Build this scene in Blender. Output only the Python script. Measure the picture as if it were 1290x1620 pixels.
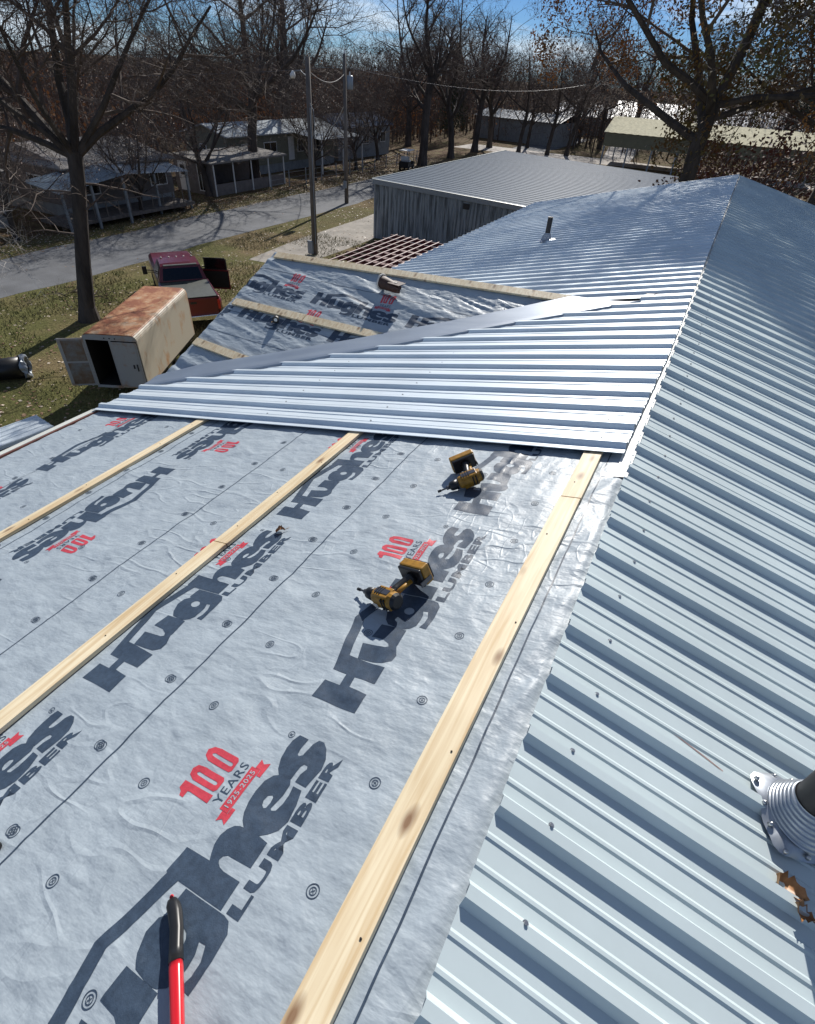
import bpy, bmesh, math, random
import numpy as np
from mathutils import Vector, Matrix
from mathutils.geometry import tessellate_polygon

for o in list(bpy.data.objects): bpy.data.objects.remove(o)
S = bpy.context.scene
COL = S.collection
R = math.radians

# ------------------------------------------------------------------ camera
ZR = 7.311                       # height of the house ridge above the ground
cam = bpy.data.cameras.new('camera'); camo = bpy.data.objects.new('camera', cam); COL.objects.link(camo)
cam.sensor_fit = 'HORIZONTAL'; cam.sensor_width = 36.0; cam.lens = 853.42 / 1290 * 36.0
cam.clip_start = 0.05; cam.clip_end = 3000
rx = Vector((0.88071703, 0.47058232, 0.0537568)); up = Vector((-0.33589874, 0.54053445, 0.77135889)); fw = Vector((-0.33393046, 0.69740575, -0.63412591))
camo.matrix_world = Matrix(((rx.x, up.x, -fw.x, -0.0059), (rx.y, up.y, -fw.y, -0.4337), (rx.z, up.z, -fw.z, 1.489 + ZR), (0, 0, 0, 1)))
S.camera = camo

# ------------------------------------------------------------------ world and sun
SUN_AZ, SUN_EL = R(-12.0), R(34.0)          # azimuth from +Y towards +X
W = bpy.data.worlds.new('World'); S.world = W; W.use_nodes = True
nt = W.node_tree; nt.nodes.clear()
out = nt.nodes.new('ShaderNodeOutputWorld'); bg = nt.nodes.new('ShaderNodeBackground')
sky = nt.nodes.new('ShaderNodeTexSky'); sky.sky_type = 'NISHITA'; sky.sun_disc = False
sky.sun_elevation = SUN_EL; sky.sun_rotation = SUN_AZ; sky.altitude = 200; sky.ozone_density = 4.0; sky.dust_density = 0.0; sky.air_density = 0.8
tc = nt.nodes.new('ShaderNodeTexCoord'); mp = nt.nodes.new('ShaderNodeMapping'); mp.inputs['Scale'].default_value = (1.2, 1.2, 7.0)
nz = nt.nodes.new('ShaderNodeTexNoise'); nz.inputs['Scale'].default_value = 2.6; nz.inputs['Detail'].default_value = 7; nz.inputs['Roughness'].default_value = 0.6
cr = nt.nodes.new('ShaderNodeValToRGB'); cr.color_ramp.elements[0].position = 0.49; cr.color_ramp.elements[1].position = 0.68
mx = nt.nodes.new('ShaderNodeMix'); mx.data_type = 'RGBA'
mx.inputs[7].default_value = (13.5, 15.5, 17.5, 1)
nt.links.new(tc.outputs['Generated'], mp.inputs['Vector']); nt.links.new(mp.outputs[0], nz.inputs['Vector'])
nt.links.new(nz.outputs['Fac'], cr.inputs[0]); nt.links.new(cr.outputs[0], mx.inputs[0])
tint = nt.nodes.new('ShaderNodeMix'); tint.data_type = 'RGBA'; tint.blend_type = 'MULTIPLY'; tint.inputs[0].default_value = 1.0; tint.inputs[7].default_value = (0.62, 0.86, 1.20, 1)
nt.links.new(sky.outputs[0], tint.inputs[6]); nt.links.new(tint.outputs[2], mx.inputs[6]); nt.links.new(mx.outputs[2], bg.inputs['Color'])
bg.inputs['Strength'].default_value = 0.050
nt.links.new(bg.outputs[0], out.inputs['Surface'])
sl = bpy.data.lights.new('sun', 'SUN'); sl.energy = 5.0; sl.angle = R(0.55); sl.color = (1.0, 0.955, 0.89)
so = bpy.data.objects.new('sun', sl); COL.objects.link(so)
SD = Vector((math.sin(SUN_AZ) * math.cos(SUN_EL), math.cos(SUN_AZ) * math.cos(SUN_EL), math.sin(SUN_EL)))
so.rotation_euler = SD.to_track_quat('Z', 'Y').to_euler(); so.location = (0, 0, 40)
S.view_settings.view_transform = 'Standard'; S.view_settings.look = 'None'; S.view_settings.exposure = 0.22; S.view_settings.gamma = 1.0
try: S.view_settings.use_curve_mapping = False
except Exception: pass

# ------------------------------------------------------------------ materials
def mat(name, col, rough=0.6, metal=0.0, var=0.0, vscale=5.0, bump=0.0, bscale=30.0, col2=None, stretch=None, detail=6, spec=None, coords='Object', coat=0.0, vr=(0.35, 0.65)):
    m = bpy.data.materials.new(name); m.use_nodes = True; t = m.node_tree; b = t.nodes['Principled BSDF']
    b.inputs['Base Color'].default_value = (*col, 1); b.inputs['Roughness'].default_value = rough; b.inputs['Metallic'].default_value = metal
    if spec is not None: b.inputs['Specular IOR Level'].default_value = spec
    if coat: b.inputs['Coat Weight'].default_value = coat; b.inputs['Coat Roughness'].default_value = 0.08
    if var or col2 or bump:
        c = t.nodes.new('ShaderNodeTexCoord'); mpn = t.nodes.new('ShaderNodeMapping'); t.links.new(c.outputs[coords], mpn.inputs[0])
        if stretch: mpn.inputs['Scale'].default_value = stretch
    if var or col2:
        n = t.nodes.new('ShaderNodeTexNoise'); n.inputs['Scale'].default_value = vscale; n.inputs['Detail'].default_value = detail; n.inputs['Roughness'].default_value = 0.62
        t.links.new(mpn.outputs[0], n.inputs['Vector'])
        r = t.nodes.new('ShaderNodeValToRGB'); r.color_ramp.elements[0].position = vr[0]; r.color_ramp.elements[1].position = vr[1]
        c2 = col2 if col2 else tuple(x * (1 - var) for x in col); c1 = col if col2 else tuple(min(1, x * (1 + var)) for x in col)
        r.color_ramp.elements[0].color = (*c2, 1); r.color_ramp.elements[1].color = (*c1, 1)
        t.links.new(n.outputs['Fac'], r.inputs[0]); t.links.new(r.outputs[0], b.inputs['Base Color'])
    if bump:
        n2 = t.nodes.new('ShaderNodeTexNoise'); n2.inputs['Scale'].default_value = bscale; n2.inputs['Detail'].default_value = 5
        t.links.new(mpn.outputs[0], n2.inputs['Vector'])
        bp = t.nodes.new('ShaderNodeBump'); bp.inputs['Strength'].default_value = 1.0; bp.inputs['Distance'].default_value = bump
        t.links.new(n2.outputs['Fac'], bp.inputs['Height']); t.links.new(bp.outputs[0], b.inputs['Normal'])
    return m

def metal_roof_mat(name, col, metal, rough, spec=0.5):
    """painted steel: faint cloudy dirt, running streaks down the slope, slightly uneven gloss"""
    m = mat(name, col, rough, metal, var=0.06, vscale=1.7, bump=0.0)
    t = m.node_tree; b = t.nodes['Principled BSDF']; b.inputs['Specular IOR Level'].default_value = spec
    c = t.nodes.new('ShaderNodeTexCoord'); mpn = t.nodes.new('ShaderNodeMapping'); mpn.inputs['Scale'].default_value = (0.6, 14, 1)
    n = t.nodes.new('ShaderNodeTexNoise'); n.inputs['Scale'].default_value = 2.2; n.inputs['Detail'].default_value = 5
    t.links.new(c.outputs['Object'], mpn.inputs[0]); t.links.new(mpn.outputs[0], n.inputs['Vector'])
    mr = t.nodes.new('ShaderNodeMapRange'); mr.inputs[3].default_value = rough - 0.07; mr.inputs[4].default_value = rough + 0.09
    t.links.new(n.outputs['Fac'], mr.inputs[0]); t.links.new(mr.outputs[0], b.inputs['Roughness'])
    n3 = t.nodes.new('ShaderNodeTexNoise'); n3.inputs['Scale'].default_value = 1.6; n3.inputs['Detail'].default_value = 2
    t.links.new(c.outputs['Object'], n3.inputs['Vector'])
    bp = t.nodes.new('ShaderNodeBump'); bp.inputs['Distance'].default_value = 0.006; bp.inputs['Strength'].default_value = 0.6
    t.links.new(n3.outputs['Fac'], bp.inputs['Height']); t.links.new(bp.outputs[0], b.inputs['Normal'])
    return m

M = {}
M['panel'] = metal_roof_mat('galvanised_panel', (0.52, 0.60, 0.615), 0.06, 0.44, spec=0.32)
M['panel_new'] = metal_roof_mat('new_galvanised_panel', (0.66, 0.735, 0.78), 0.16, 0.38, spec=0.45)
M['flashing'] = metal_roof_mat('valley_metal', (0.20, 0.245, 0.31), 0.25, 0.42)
M['shed_roof'] = metal_roof_mat('shed_roof_metal', (0.150, 0.18, 0.215), 0.0, 0.42, spec=0.018)
M['ink'] = mat('print_ink', (0.040, 0.062, 0.095), 0.42, 0, var=0.18, vscale=60, bump=0.0006, bscale=260)
M['red'] = mat('red_print', (0.52, 0.05, 0.07), 0.42, 0, var=0.12, vscale=60, bump=0.0006, bscale=260)
M['steel'] = mat('zinc_screw', (0.5, 0.5, 0.5), 0.3, 0.9)
M['lead'] = mat('aluminium_boot', (0.36, 0.39, 0.43), 0.36, 0.6, var=0.1, vscale=20)
M['black'] = mat('black_rubber', (0.014, 0.014, 0.016), 0.42)
M['pipe'] = mat('vent_pipe_black', (0.02, 0.017, 0.018), 0.5)
M['yellow'] = mat('tool_yellow', (0.33, 0.165, 0.016), 0.42, 0, var=0.25, vscale=40)
M['toolblack'] = mat('tool_black', (0.012, 0.012, 0.013), 0.38)
M['toolgrey'] = mat('tool_grey', (0.12, 0.12, 0.13), 0.32, 0.7)
M['toolred'] = mat('handle_red', (0.62, 0.012, 0.02), 0.28, coat=0.4)
M['white'] = mat('white_paint', (0.75, 0.75, 0.72), 0.5, var=0.05, vscale=3)
M['cream'] = mat('cream_drip_edge', (0.68, 0.69, 0.62), 0.4, 0.1, var=0.08, vscale=4)
M['redwood'] = mat('stained_fascia', (0.16, 0.055, 0.035), 0.6, var=0.3, vscale=8)
M['siding'] = mat('vinyl_siding', (0.55, 0.53, 0.47), 0.55, var=0.08, vscale=2)
M['burgundy'] = mat('burgundy_paint', (0.115, 0.008, 0.013), 0.30, 0.1, coat=0.45)
M['glass'] = mat('dark_glass', (0.006, 0.007, 0.009), 0.12, 0.0, spec=0.35)
M['chrome'] = mat('chrome', (0.7, 0.7, 0.68), 0.15, 1.0)
M['tyre'] = mat('tyre', (0.015, 0.015, 0.015), 0.8)
M['taillight'] = mat('taillight_red', (0.5, 0.01, 0.01), 0.15, coat=0.6)
M['amber'] = mat('amber_lens', (0.8, 0.45, 0.15), 0.2)
M['tonneau'] = mat('grey_bed_cover', (0.075, 0.082, 0.072), 0.5, var=0.15, vscale=6)
M['interior'] = mat('dark_interior', (0.012, 0.012, 0.012), 0.8)  # near black; inside the trailer it stands for shade
M['bark'] = mat('oak_bark', (0.062, 0.050, 0.042), 0.9, var=0.45, vscale=3, bump=0.02, bscale=14, stretch=(1, 1, 0.25))
M['barkl'] = mat('pale_bark', (0.10, 0.085, 0.07), 0.85, var=0.4, vscale=4, bump=0.01, bscale=14, stretch=(1, 1, 0.3))
M['twig'] = mat('twigs', (0.115, 0.085, 0.068), 0.85, var=0.3, vscale=2)
M['twig_sunlit'] = mat('sunlit_twigs', (0.50, 0.46, 0.42), 0.7, var=0.3, vscale=2)  # sunlight on the sapling's twigs put into a paler colour
M['leafo'] = mat('orange_brown_leaves', (0.45, 0.18, 0.035), 0.6, col2=(0.18, 0.095, 0.03), vscale=0.9)
M['leafg'] = mat('olive_leaves', (0.12, 0.11, 0.025), 0.6, col2=(0.16, 0.07, 0.02), vscale=0.8)
M['leafr'] = mat('rust_leaves', (0.15, 0.04, 0.018), 0.6, col2=(0.07, 0.03, 0.015), vscale=0.8)
M['pine'] = mat('evergreen_foliage', (0.022, 0.038, 0.018), 0.7, col2=(0.04, 0.045, 0.02), vscale=1.0)
M['woodpole'] = mat('weathered_pole', (0.15, 0.13, 0.115), 0.85, var=0.3, vscale=6, stretch=(1, 1, 0.2))
M['galv'] = mat('galvanised_box', (0.28, 0.31, 0.34), 0.45, 0.4)
M['shingle'] = mat('grey_brown_shingle', (0.21, 0.195, 0.18), 0.9, var=0.2, vscale=10)
M['wallbrown'] = mat('brown_siding', (0.165, 0.145, 0.135), 0.7, var=0.15, vscale=3)
M['wallgreen'] = mat('sage_siding', (0.20, 0.20, 0.15), 0.6, var=0.12, vscale=2)
M['skirt'] = mat('pale_skirting', (0.25, 0.27, 0.28), 0.6, var=0.2, vscale=3)
M['bluetin'] = mat('blue_grey_tin', (0.17, 0.215, 0.25), 0.5, 0.0, var=0.15, vscale=3)
M['whitetin'] = mat('white_tin', (0.40, 0.43, 0.45), 0.6, 0.0, var=0.15, vscale=3, spec=0.0)
M['farglare'] = mat('glare_white_roof', (0.80, 0.82, 0.85), 0.4, spec=.4)  # white roofs with their sun glare put into the colour
M['yellowtin'] = mat('cream_tin', (0.60, 0.56, 0.41), 0.6, 0.0, var=0.15, vscale=3, spec=0.0)
M['tanwall'] = mat('tan_siding', (0.22, 0.20, 0.12), 0.6, var=0.1, vscale=2)
M['rafter'] = mat('red_brown_rafter', (0.10, 0.024, 0.022), 0.7, var=0.3, vscale=5)
M['batten'] = mat('pale_batten', (0.52, 0.40, 0.36), 0.6, var=0.15, vscale=4)
M['concrete'] = mat('old_concrete', (0.27, 0.245, 0.21), 0.9, var=0.22, vscale=0.8, bump=0.01, bscale=3)
M['leather'] = mat('brown_leather', (0.060, 0.027, 0.018), 0.6, var=0.3, vscale=14)
M['canvas'] = mat('pale_canvas', (0.60, 0.56, 0.50), 0.8)
M['dryleaf'] = mat('dry_leaf', (0.42, 0.20, 0.07), 0.45, col2=(0.20, 0.09, 0.035), vscale=30)
M['darkroof'] = mat('blue_metal_roof', (0.07, 0.085, 0.12), 0.7, 0.0, var=0.2, vscale=2, spec=0.0)
M['cable'] = mat('cable', (0.11, 0.10, 0.10), 0.5)

# pine board: grain lines and knots along the board
def wood_mat():
    m = bpy.data.materials.new('pine_board'); m.use_nodes = True; t = m.node_tree; b = t.nodes['Principled BSDF']; b.inputs['Roughness'].default_value = 0.55
    c = t.nodes.new('ShaderNodeTexCoord'); mpn = t.nodes.new('ShaderNodeMapping'); mpn.inputs['Scale'].default_value = (26, 1.1, 26); t.links.new(c.outputs['Object'], mpn.inputs[0])
    n = t.nodes.new('ShaderNodeTexNoise'); n.inputs['Scale'].default_value = 1.6; n.inputs['Detail'].default_value = 4; n.inputs['Distortion'].default_value = 0.8; t.links.new(mpn.outputs[0], n.inputs['Vector'])
    r = t.nodes.new('ShaderNodeValToRGB'); e = r.color_ramp.elements; e[0].position = 0.30; e[0].color = (0.63, 0.47, 0.27, 1); e[1].position = 0.60; e[1].color = (0.80, 0.69, 0.48, 1)
    t.links.new(n.outputs['Fac'], r.inputs[0])
    v = t.nodes.new('ShaderNodeTexVoronoi'); v.feature = 'F1'; v.inputs['Scale'].default_value = 1.0
    mp2 = t.nodes.new('ShaderNodeMapping'); mp2.inputs['Scale'].default_value = (11, 4.5, 7); t.links.new(c.outputs['Object'], mp2.inputs[0]); t.links.new(mp2.outputs[0], v.inputs['Vector'])
    r2 = t.nodes.new('ShaderNodeValToRGB'); e = r2.color_ramp.elements; e[0].position = 0.07; e[0].color = (0.22, 0.10, 0.04, 1); e[1].position = 0.23; e[1].color = (1, 1, 1, 1)
    t.links.new(v.outputs['Distance'], r2.inputs[0])
    mxx = t.nodes.new('ShaderNodeMix'); mxx.data_type = 'RGBA'; mxx.blend_type = 'MULTIPLY'; mxx.inputs[0].default_value = 0.85
    t.links.new(r.outputs[0], mxx.inputs[6]); t.links.new(r2.outputs[0], mxx.inputs[7])
    big = t.nodes.new('ShaderNodeTexNoise'); big.inputs['Scale'].default_value = 2.5; t.links.new(c.outputs['Object'], big.inputs['Vector'])
    r3 = t.nodes.new('ShaderNodeValToRGB'); r3.color_ramp.elements[0].position = 0.3; r3.color_ramp.elements[0].color = (0.84, 0.80, 0.74, 1); r3.color_ramp.elements[1].position = 0.6
    t.links.new(big.outputs['Fac'], r3.inputs[0])
    mx3 = t.nodes.new('ShaderNodeMix'); mx3.data_type = 'RGBA'; mx3.blend_type = 'MULTIPLY'; mx3.inputs[0].default_value = 1
    t.links.new(mxx.outputs[2], mx3.inputs[6]); t.links.new(r3.outputs[0], mx3.inputs[7]); t.links.new(mx3.outputs[2], b.inputs['Base Color'])
    bp = t.nodes.new('ShaderNodeBump'); bp.inputs['Distance'].default_value = 0.001; t.links.new(n.outputs['Fac'], bp.inputs['Height']); t.links.new(bp.outputs[0], b.inputs['Normal'])
    return m
M['pine_board'] = wood_mat()

# house wrap: woven synthetic sheet, small dimples and a soft gloss
def wrap_mat(name, fine=0.0016, col=(0.335, 0.388, 0.428)):
    m = bpy.data.materials.new(name); m.use_nodes = True; t = m.node_tree; b = t.nodes['Principled BSDF']
    c = t.nodes.new('ShaderNodeTexCoord')
    def noise(sc, det, scale=(1, 1, 1), rough=0.55):
        mpn = t.nodes.new('ShaderNodeMapping'); mpn.inputs['Scale'].default_value = scale; t.links.new(c.outputs['Object'], mpn.inputs[0])
        n = t.nodes.new('ShaderNodeTexNoise'); n.inputs['Scale'].default_value = sc; n.inputs['Detail'].default_value = det; n.inputs['Roughness'].default_value = rough
        t.links.new(mpn.outputs[0], n.inputs['Vector']); return n
    a = noise(5, 6); r = t.nodes.new('ShaderNodeValToRGB'); e = r.color_ramp.elements; e[0].position = 0.3; e[0].color = (*[x * 0.95 for x in col], 1); e[1].position = 0.7; e[1].color = (*[x * 1.05 for x in col], 1)
    t.links.new(a.outputs['Fac'], r.inputs[0]); t.links.new(r.outputs[0], b.inputs['Base Color'])
    n1 = noise(26, 2); n2 = noise(220, 2); n3 = noise(13, 4, (.8, 2.3, 1), .5)
    ad = t.nodes.new('ShaderNodeMath'); ad.operation = 'MULTIPLY_ADD'; ad.inputs[1].default_value = 0.05; t.links.new(n2.outputs['Fac'], ad.inputs[0]); t.links.new(n1.outputs['Fac'], ad.inputs[2])
    ad2 = t.nodes.new('ShaderNodeMath'); ad2.operation = 'MULTIPLY_ADD'; ad2.inputs[1].default_value = 1.3; t.links.new(n3.outputs['Fac'], ad2.inputs[0]); t.links.new(ad.outputs[0], ad2.inputs[2])
    for sc_, st_, wgt in ((3.2, (1.0, 2.8, 1), .75), (6.0, (2.6, 1.0, 1), .30)):
        cn = noise(sc_, 1, st_, .4); sb1 = t.nodes.new('ShaderNodeMath'); sb1.operation = 'SUBTRACT'; sb1.inputs[1].default_value = .5; t.links.new(cn.outputs['Fac'], sb1.inputs[0])
        ab = t.nodes.new('ShaderNodeMath'); ab.operation = 'ABSOLUTE'; t.links.new(sb1.outputs[0], ab.inputs[0])
        mrc = t.nodes.new('ShaderNodeMapRange'); mrc.inputs[1].default_value = 0; mrc.inputs[2].default_value = .045; mrc.inputs[3].default_value = wgt; mrc.inputs[4].default_value = 0; t.links.new(ab.outputs[0], mrc.inputs[0])
        msk = noise(1.7, 2, (1, 1, 1)); mk = t.nodes.new('ShaderNodeMapRange'); mk.inputs[1].default_value = .42; mk.inputs[2].default_value = .66; t.links.new(msk.outputs['Fac'], mk.inputs[0])
        mu = t.nodes.new('ShaderNodeMath'); mu.operation = 'MULTIPLY'; t.links.new(mrc.outputs[0], mu.inputs[0]); t.links.new(mk.outputs[0], mu.inputs[1])
        ad3 = t.nodes.new('ShaderNodeMath'); ad3.operation = 'ADD'; t.links.new(mu.outputs[0], ad3.inputs[0]); t.links.new(ad2.outputs[0], ad3.inputs[1]); ad2 = ad3
    bp = t.nodes.new('ShaderNodeBump'); bp.inputs['Distance'].default_value = fine * 2.1; bp.inputs['Strength'].default_value = 1.0
    t.links.new(ad2.outputs[0], bp.inputs['Height']); t.links.new(bp.outputs[0], b.inputs['Normal'])
    rr = noise(3, 3); mr = t.nodes.new('ShaderNodeMapRange'); mr.inputs[3].default_value = 0.40; mr.inputs[4].default_value = 0.58
    t.links.new(rr.outputs['Fac'], mr.inputs[0]); t.links.new(mr.outputs[0], b.inputs['Roughness'])
    return m
M['wrap'] = wrap_mat('grey_synthetic_underlayment')

# rusty trailer paint
def rust_mat(name, base, rust, lo, hi, sc, stretch):
    m = bpy.data.materials.new(name); m.use_nodes = True; t = m.node_tree; b = t.nodes['Principled BSDF']; b.inputs['Roughness'].default_value = 0.6
    c = t.nodes.new('ShaderNodeTexCoord'); mpn = t.nodes.new('ShaderNodeMapping'); mpn.inputs['Scale'].default_value = stretch; t.links.new(c.outputs['Object'], mpn.inputs[0])
    n = t.nodes.new('ShaderNodeTexNoise'); n.inputs['Scale'].default_value = sc; n.inputs['Detail'].default_value = 9; n.inputs['Roughness'].default_value = 0.68; t.links.new(mpn.outputs[0], n.inputs['Vector'])
    r = t.nodes.new('ShaderNodeValToRGB'); e = r.color_ramp.elements; e[0].position = lo; e[0].color = (*base, 1); e[1].position = hi; e[1].color = (*rust, 1)
    x = e.new((lo + hi) / 2); x.color = (base[0] * 0.6 + rust[0] * 0.5, base[1] * 0.45 + rust[1] * 0.4, base[2] * 0.3 + rust[2] * 0.4, 1)
    t.links.new(n.outputs['Fac'], r.inputs[0]); t.links.new(r.outputs[0], b.inputs['Base Color'])
    return m
M['rustroof'] = rust_mat('rusty_roof', (0.46, 0.36, 0.25), (0.24, 0.075, 0.028), 0.34, 0.58, 2.0, (1, 1, 1))
M['rustside'] = rust_mat('rust_stained_cream', (0.50, 0.445, 0.35), (0.30, 0.13, 0.055), 0.53, 0.80, 1.5, (1.2, 1.2, 0.6))
M['rustend'] = rust_mat('rust_stained_grey', (0.34, 0.34, 0.33), (0.24, 0.13, 0.07), 0.52, 0.80, 1.8, (1, 1, 1))

M['rustpanel'] = rust_mat('brown_stained_panel', (0.20, 0.20, 0.19), (0.10, 0.055, 0.03), 0.38, 0.62, 1.3, (1, 1, 1))
# ground: lawn near, leaf litter beyond, patches of dirt
def ground_mat():
    m = bpy.data.materials.new('lawn_and_leaf_litter'); m.use_nodes = True; t = m.node_tree; b = t.nodes['Principled BSDF']; b.inputs['Roughness'].default_value = 0.95
    b.inputs['Specular IOR Level'].default_value = 0.1
    c = t.nodes.new('ShaderNodeTexCoord')
    def noise(sc, det, rough=0.6):
        n = t.nodes.new('ShaderNodeTexNoise'); n.inputs['Scale'].default_value = sc; n.inputs['Detail'].default_value = det; n.inputs['Roughness'].default_value = rough
        t.links.new(c.outputs['Object'], n.inputs['Vector']); return n
    def ramp(n, p0, c0, p1, c1):
        r = t.nodes.new('ShaderNodeValToRGB'); e = r.color_ramp.elements; e[0].position = p0; e[0].color = (*c0, 1); e[1].position = p1; e[1].color = (*c1, 1); t.links.new(n, r.inputs[0]); return r
    fine = noise(9, 8, 0.75)
    grass = ramp(fine.outputs['Fac'], 0.33, (0.070, 0.068, 0.026), 0.68, (0.205, 0.205, 0.075))
    straw = ramp(fine.outputs['Fac'], 0.33, (0.12, 0.090, 0.045), 0.68, (0.33, 0.26, 0.14))
    patch = noise(0.22, 5, 0.6); pr = ramp(patch.outputs['Fac'], 0.44, (0, 0, 0), 0.60, (1, 1, 1))
    mx1 = t.nodes.new('ShaderNodeMix'); mx1.data_type = 'RGBA'; t.links.new(pr.outputs[0], mx1.inputs[0]); t.links.new(grass.outputs[0], mx1.inputs[6]); t.links.new(straw.outputs[0], mx1.inputs[7])
    lit = ramp(fine.outputs['Fac'], 0.35, (0.055, 0.032, 0.020), 0.70, (0.20, 0.125, 0.075))
    sep = t.nodes.new('ShaderNodeSeparateXYZ'); t.links.new(c.outputs['Object'], sep.inputs[0])
    # leaf litter: beyond the road (x < -31) and far away
    wob = noise(0.25, 4)
    ad = t.nodes.new('ShaderNodeMath'); ad.operation = 'MULTIPLY_ADD'; ad.inputs[1].default_value = 9.0; t.links.new(wob.outputs['Fac'], ad.inputs[0]); t.links.new(sep.outputs['X'], ad.inputs[2])
    mr = t.nodes.new('ShaderNodeMapRange'); mr.inputs[1].default_value = -27.0; mr.inputs[2].default_value = -31.0; t.links.new(ad.outputs[0], mr.inputs[0])
    mry = t.nodes.new('ShaderNodeMapRange'); mry.inputs[1].default_value = 20.0; mry.inputs[2].default_value = 55.0; mry.inputs[4].default_value = 0.8; t.links.new(sep.outputs['Y'], mry.inputs[0])
    mm = t.nodes.new('ShaderNodeMath'); mm.operation = 'MAXIMUM'; t.links.new(mr.outputs[0], mm.inputs[0]); t.links.new(mry.outputs[0], mm.inputs[1])
    nn = noise(0.7, 5); rn = ramp(nn.outputs['Fac'], 0.36, (0.25, 0.25, 0.25), 0.55, (1, 1, 1))
    m2 = t.nodes.new('ShaderNodeMath'); m2.operation = 'MULTIPLY'; t.links.new(mm.outputs[0], m2.inputs[0]); t.links.new(rn.outputs[0], m2.inputs[1])
    mx2 = t.nodes.new('ShaderNodeMix'); mx2.data_type = 'RGBA'; t.links.new(m2.outputs[0], mx2.inputs[0]); t.links.new(mx1.outputs[2], mx2.inputs[6]); t.links.new(lit.outputs[0], mx2.inputs[7])
    t.links.new(mx2.outputs[2], b.inputs['Base Color'])
    bp = t.nodes.new('ShaderNodeBump'); bp.inputs['Distance'].default_value = 0.12; t.links.new(fine.outputs['Fac'], bp.inputs['Height']); t.links.new(bp.outputs[0], b.inputs['Normal'])
    return m
M['ground'] = ground_mat()
M['road'] = mat('worn_asphalt', (0.115, 0.12, 0.128), 0.9, var=0.22, vscale=0.6, bump=0.01, bscale=20)

# ------------------------------------------------------------------ object helpers
def tag(o, label=None, cat=None, group=None, kind=None):
    if label: o['label'] = label
    if cat: o['category'] = cat
    if group: o['group'] = group
    if kind: o['kind'] = kind
    return o
def empty(name, loc=(0, 0, 0), rz=0, label=None, cat=None, group=None):
    o = bpy.data.objects.new(name, None); COL.objects.link(o); o.location = loc; o.rotation_euler = (0, 0, rz); o.empty_display_size = 0.2
    return tag(o, label, cat, group)
class MB:
    """collects shapes and links them as one mesh"""
    def __init__(s): s.v = []; s.f = []; s.m = []; s.mats = []
    def mi(s, m):
        if m not in s.mats: s.mats.append(m)
        return s.mats.index(m)
    def add(s, vs, fs, m):
        n = len(s.v); k = s.mi(m); s.v += [tuple(v) for v in vs]; s.f += [tuple(i + n for i in f) for f in fs]; s.m += [k] * len(fs)
    def box(s, a, b, m, T=None):
        x0, y0, z0 = a; x1, y1, z1 = b
        vs = [(x0, y0, z0), (x1, y0, z0), (x1, y1, z0), (x0, y1, z0), (x0, y0, z1), (x1, y0, z1), (x1, y1, z1), (x0, y1, z1)]
        if T: vs = [T(*v) for v in vs]
        s.add(vs, [(3, 2, 1, 0), (4, 5, 6, 7), (0, 1, 5, 4), (1, 2, 6, 5), (2, 3, 7, 6), (3, 0, 4, 7)], m)
    def prism(s, pts, a, b, m, axis='y', T=None):
        """polygon pts (p,q) extruded from a to b along the axis"""
        mk = {'y': lambda p, q, t: (p, t, q), 'x': lambda p, q, t: (t, p, q), 'z': lambda p, q, t: (p, q, t)}[axis]
        n = len(pts); vs = [mk(p, q, a) for p, q in pts] + [mk(p, q, b) for p, q in pts]
        if T: vs = [T(*v) for v in vs]
        s.add(vs, [tuple(range(n))[::-1], tuple(range(n, 2 * n))] + [(i, (i + 1) % n, (i + 1) % n + n, i + n) for i in range(n)], m)
    def tube(s, pts, rad, m, n=8, cap=True):
        pts = [Vector(p) for p in pts]; rads = rad if isinstance(rad, (list, tuple)) else [rad] * len(pts)
        vs = []; prev = None
        for i, p in enumerate(pts):
            d = (pts[min(i + 1, len(pts) - 1)] - pts[max(i - 1, 0)]).normalized()
            if prev is None: a = d.orthogonal().normalized()
            else: a = (prev - d * prev.dot(d)); a = a.normalized() if a.length > 1e-6 else d.orthogonal().normalized()
            prev = a; b = d.cross(a)
            for k in range(n):
                t = 2 * math.pi * k / n; vs.append(p + (a * math.cos(t) + b * math.sin(t)) * rads[i])
        fs = [(i * n + k, i * n + (k + 1) % n, (i + 1) * n + (k + 1) % n, (i + 1) * n + k) for i in range(len(pts) - 1) for k in range(n)]
        if cap: fs += [tuple(range(n))[::-1], tuple(range((len(pts) - 1) * n, len(pts) * n))]
        s.add(vs, fs, m)
    def quad(s, pts, m): s.add(pts, [tuple(range(len(pts)))], m)
    def build(s, name, parent=None, smooth=False, bevel=0, kind=None, label=None):
        me = bpy.data.meshes.new(name); me.from_pydata(s.v, [], s.f)
        for m in s.mats: me.materials.append(M[m])
        me.polygons.foreach_set('material_index', s.m)
        if smooth: me.polygons.foreach_set('use_smooth', [True] * len(me.polygons))
        me.update(); o = bpy.data.objects.new(name, me); COL.objects.link(o)
        if parent: o.parent = parent
        if bevel:
            md = o.modifiers.new('bevel', 'BEVEL'); md.width = bevel; md.segments = 2; md.limit_method = 'ANGLE'; md.angle_limit = R(35)
        if kind: o['kind'] = kind
        if label: o['label'] = label
        return o
def copy_tree(o, parent=None):
    c = o.copy(); COL.objects.link(c)
    if parent: c.parent = parent
    for ch in [x for x in bpy.data.objects if x.parent == o]: copy_tree(ch, c)
    return c

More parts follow.
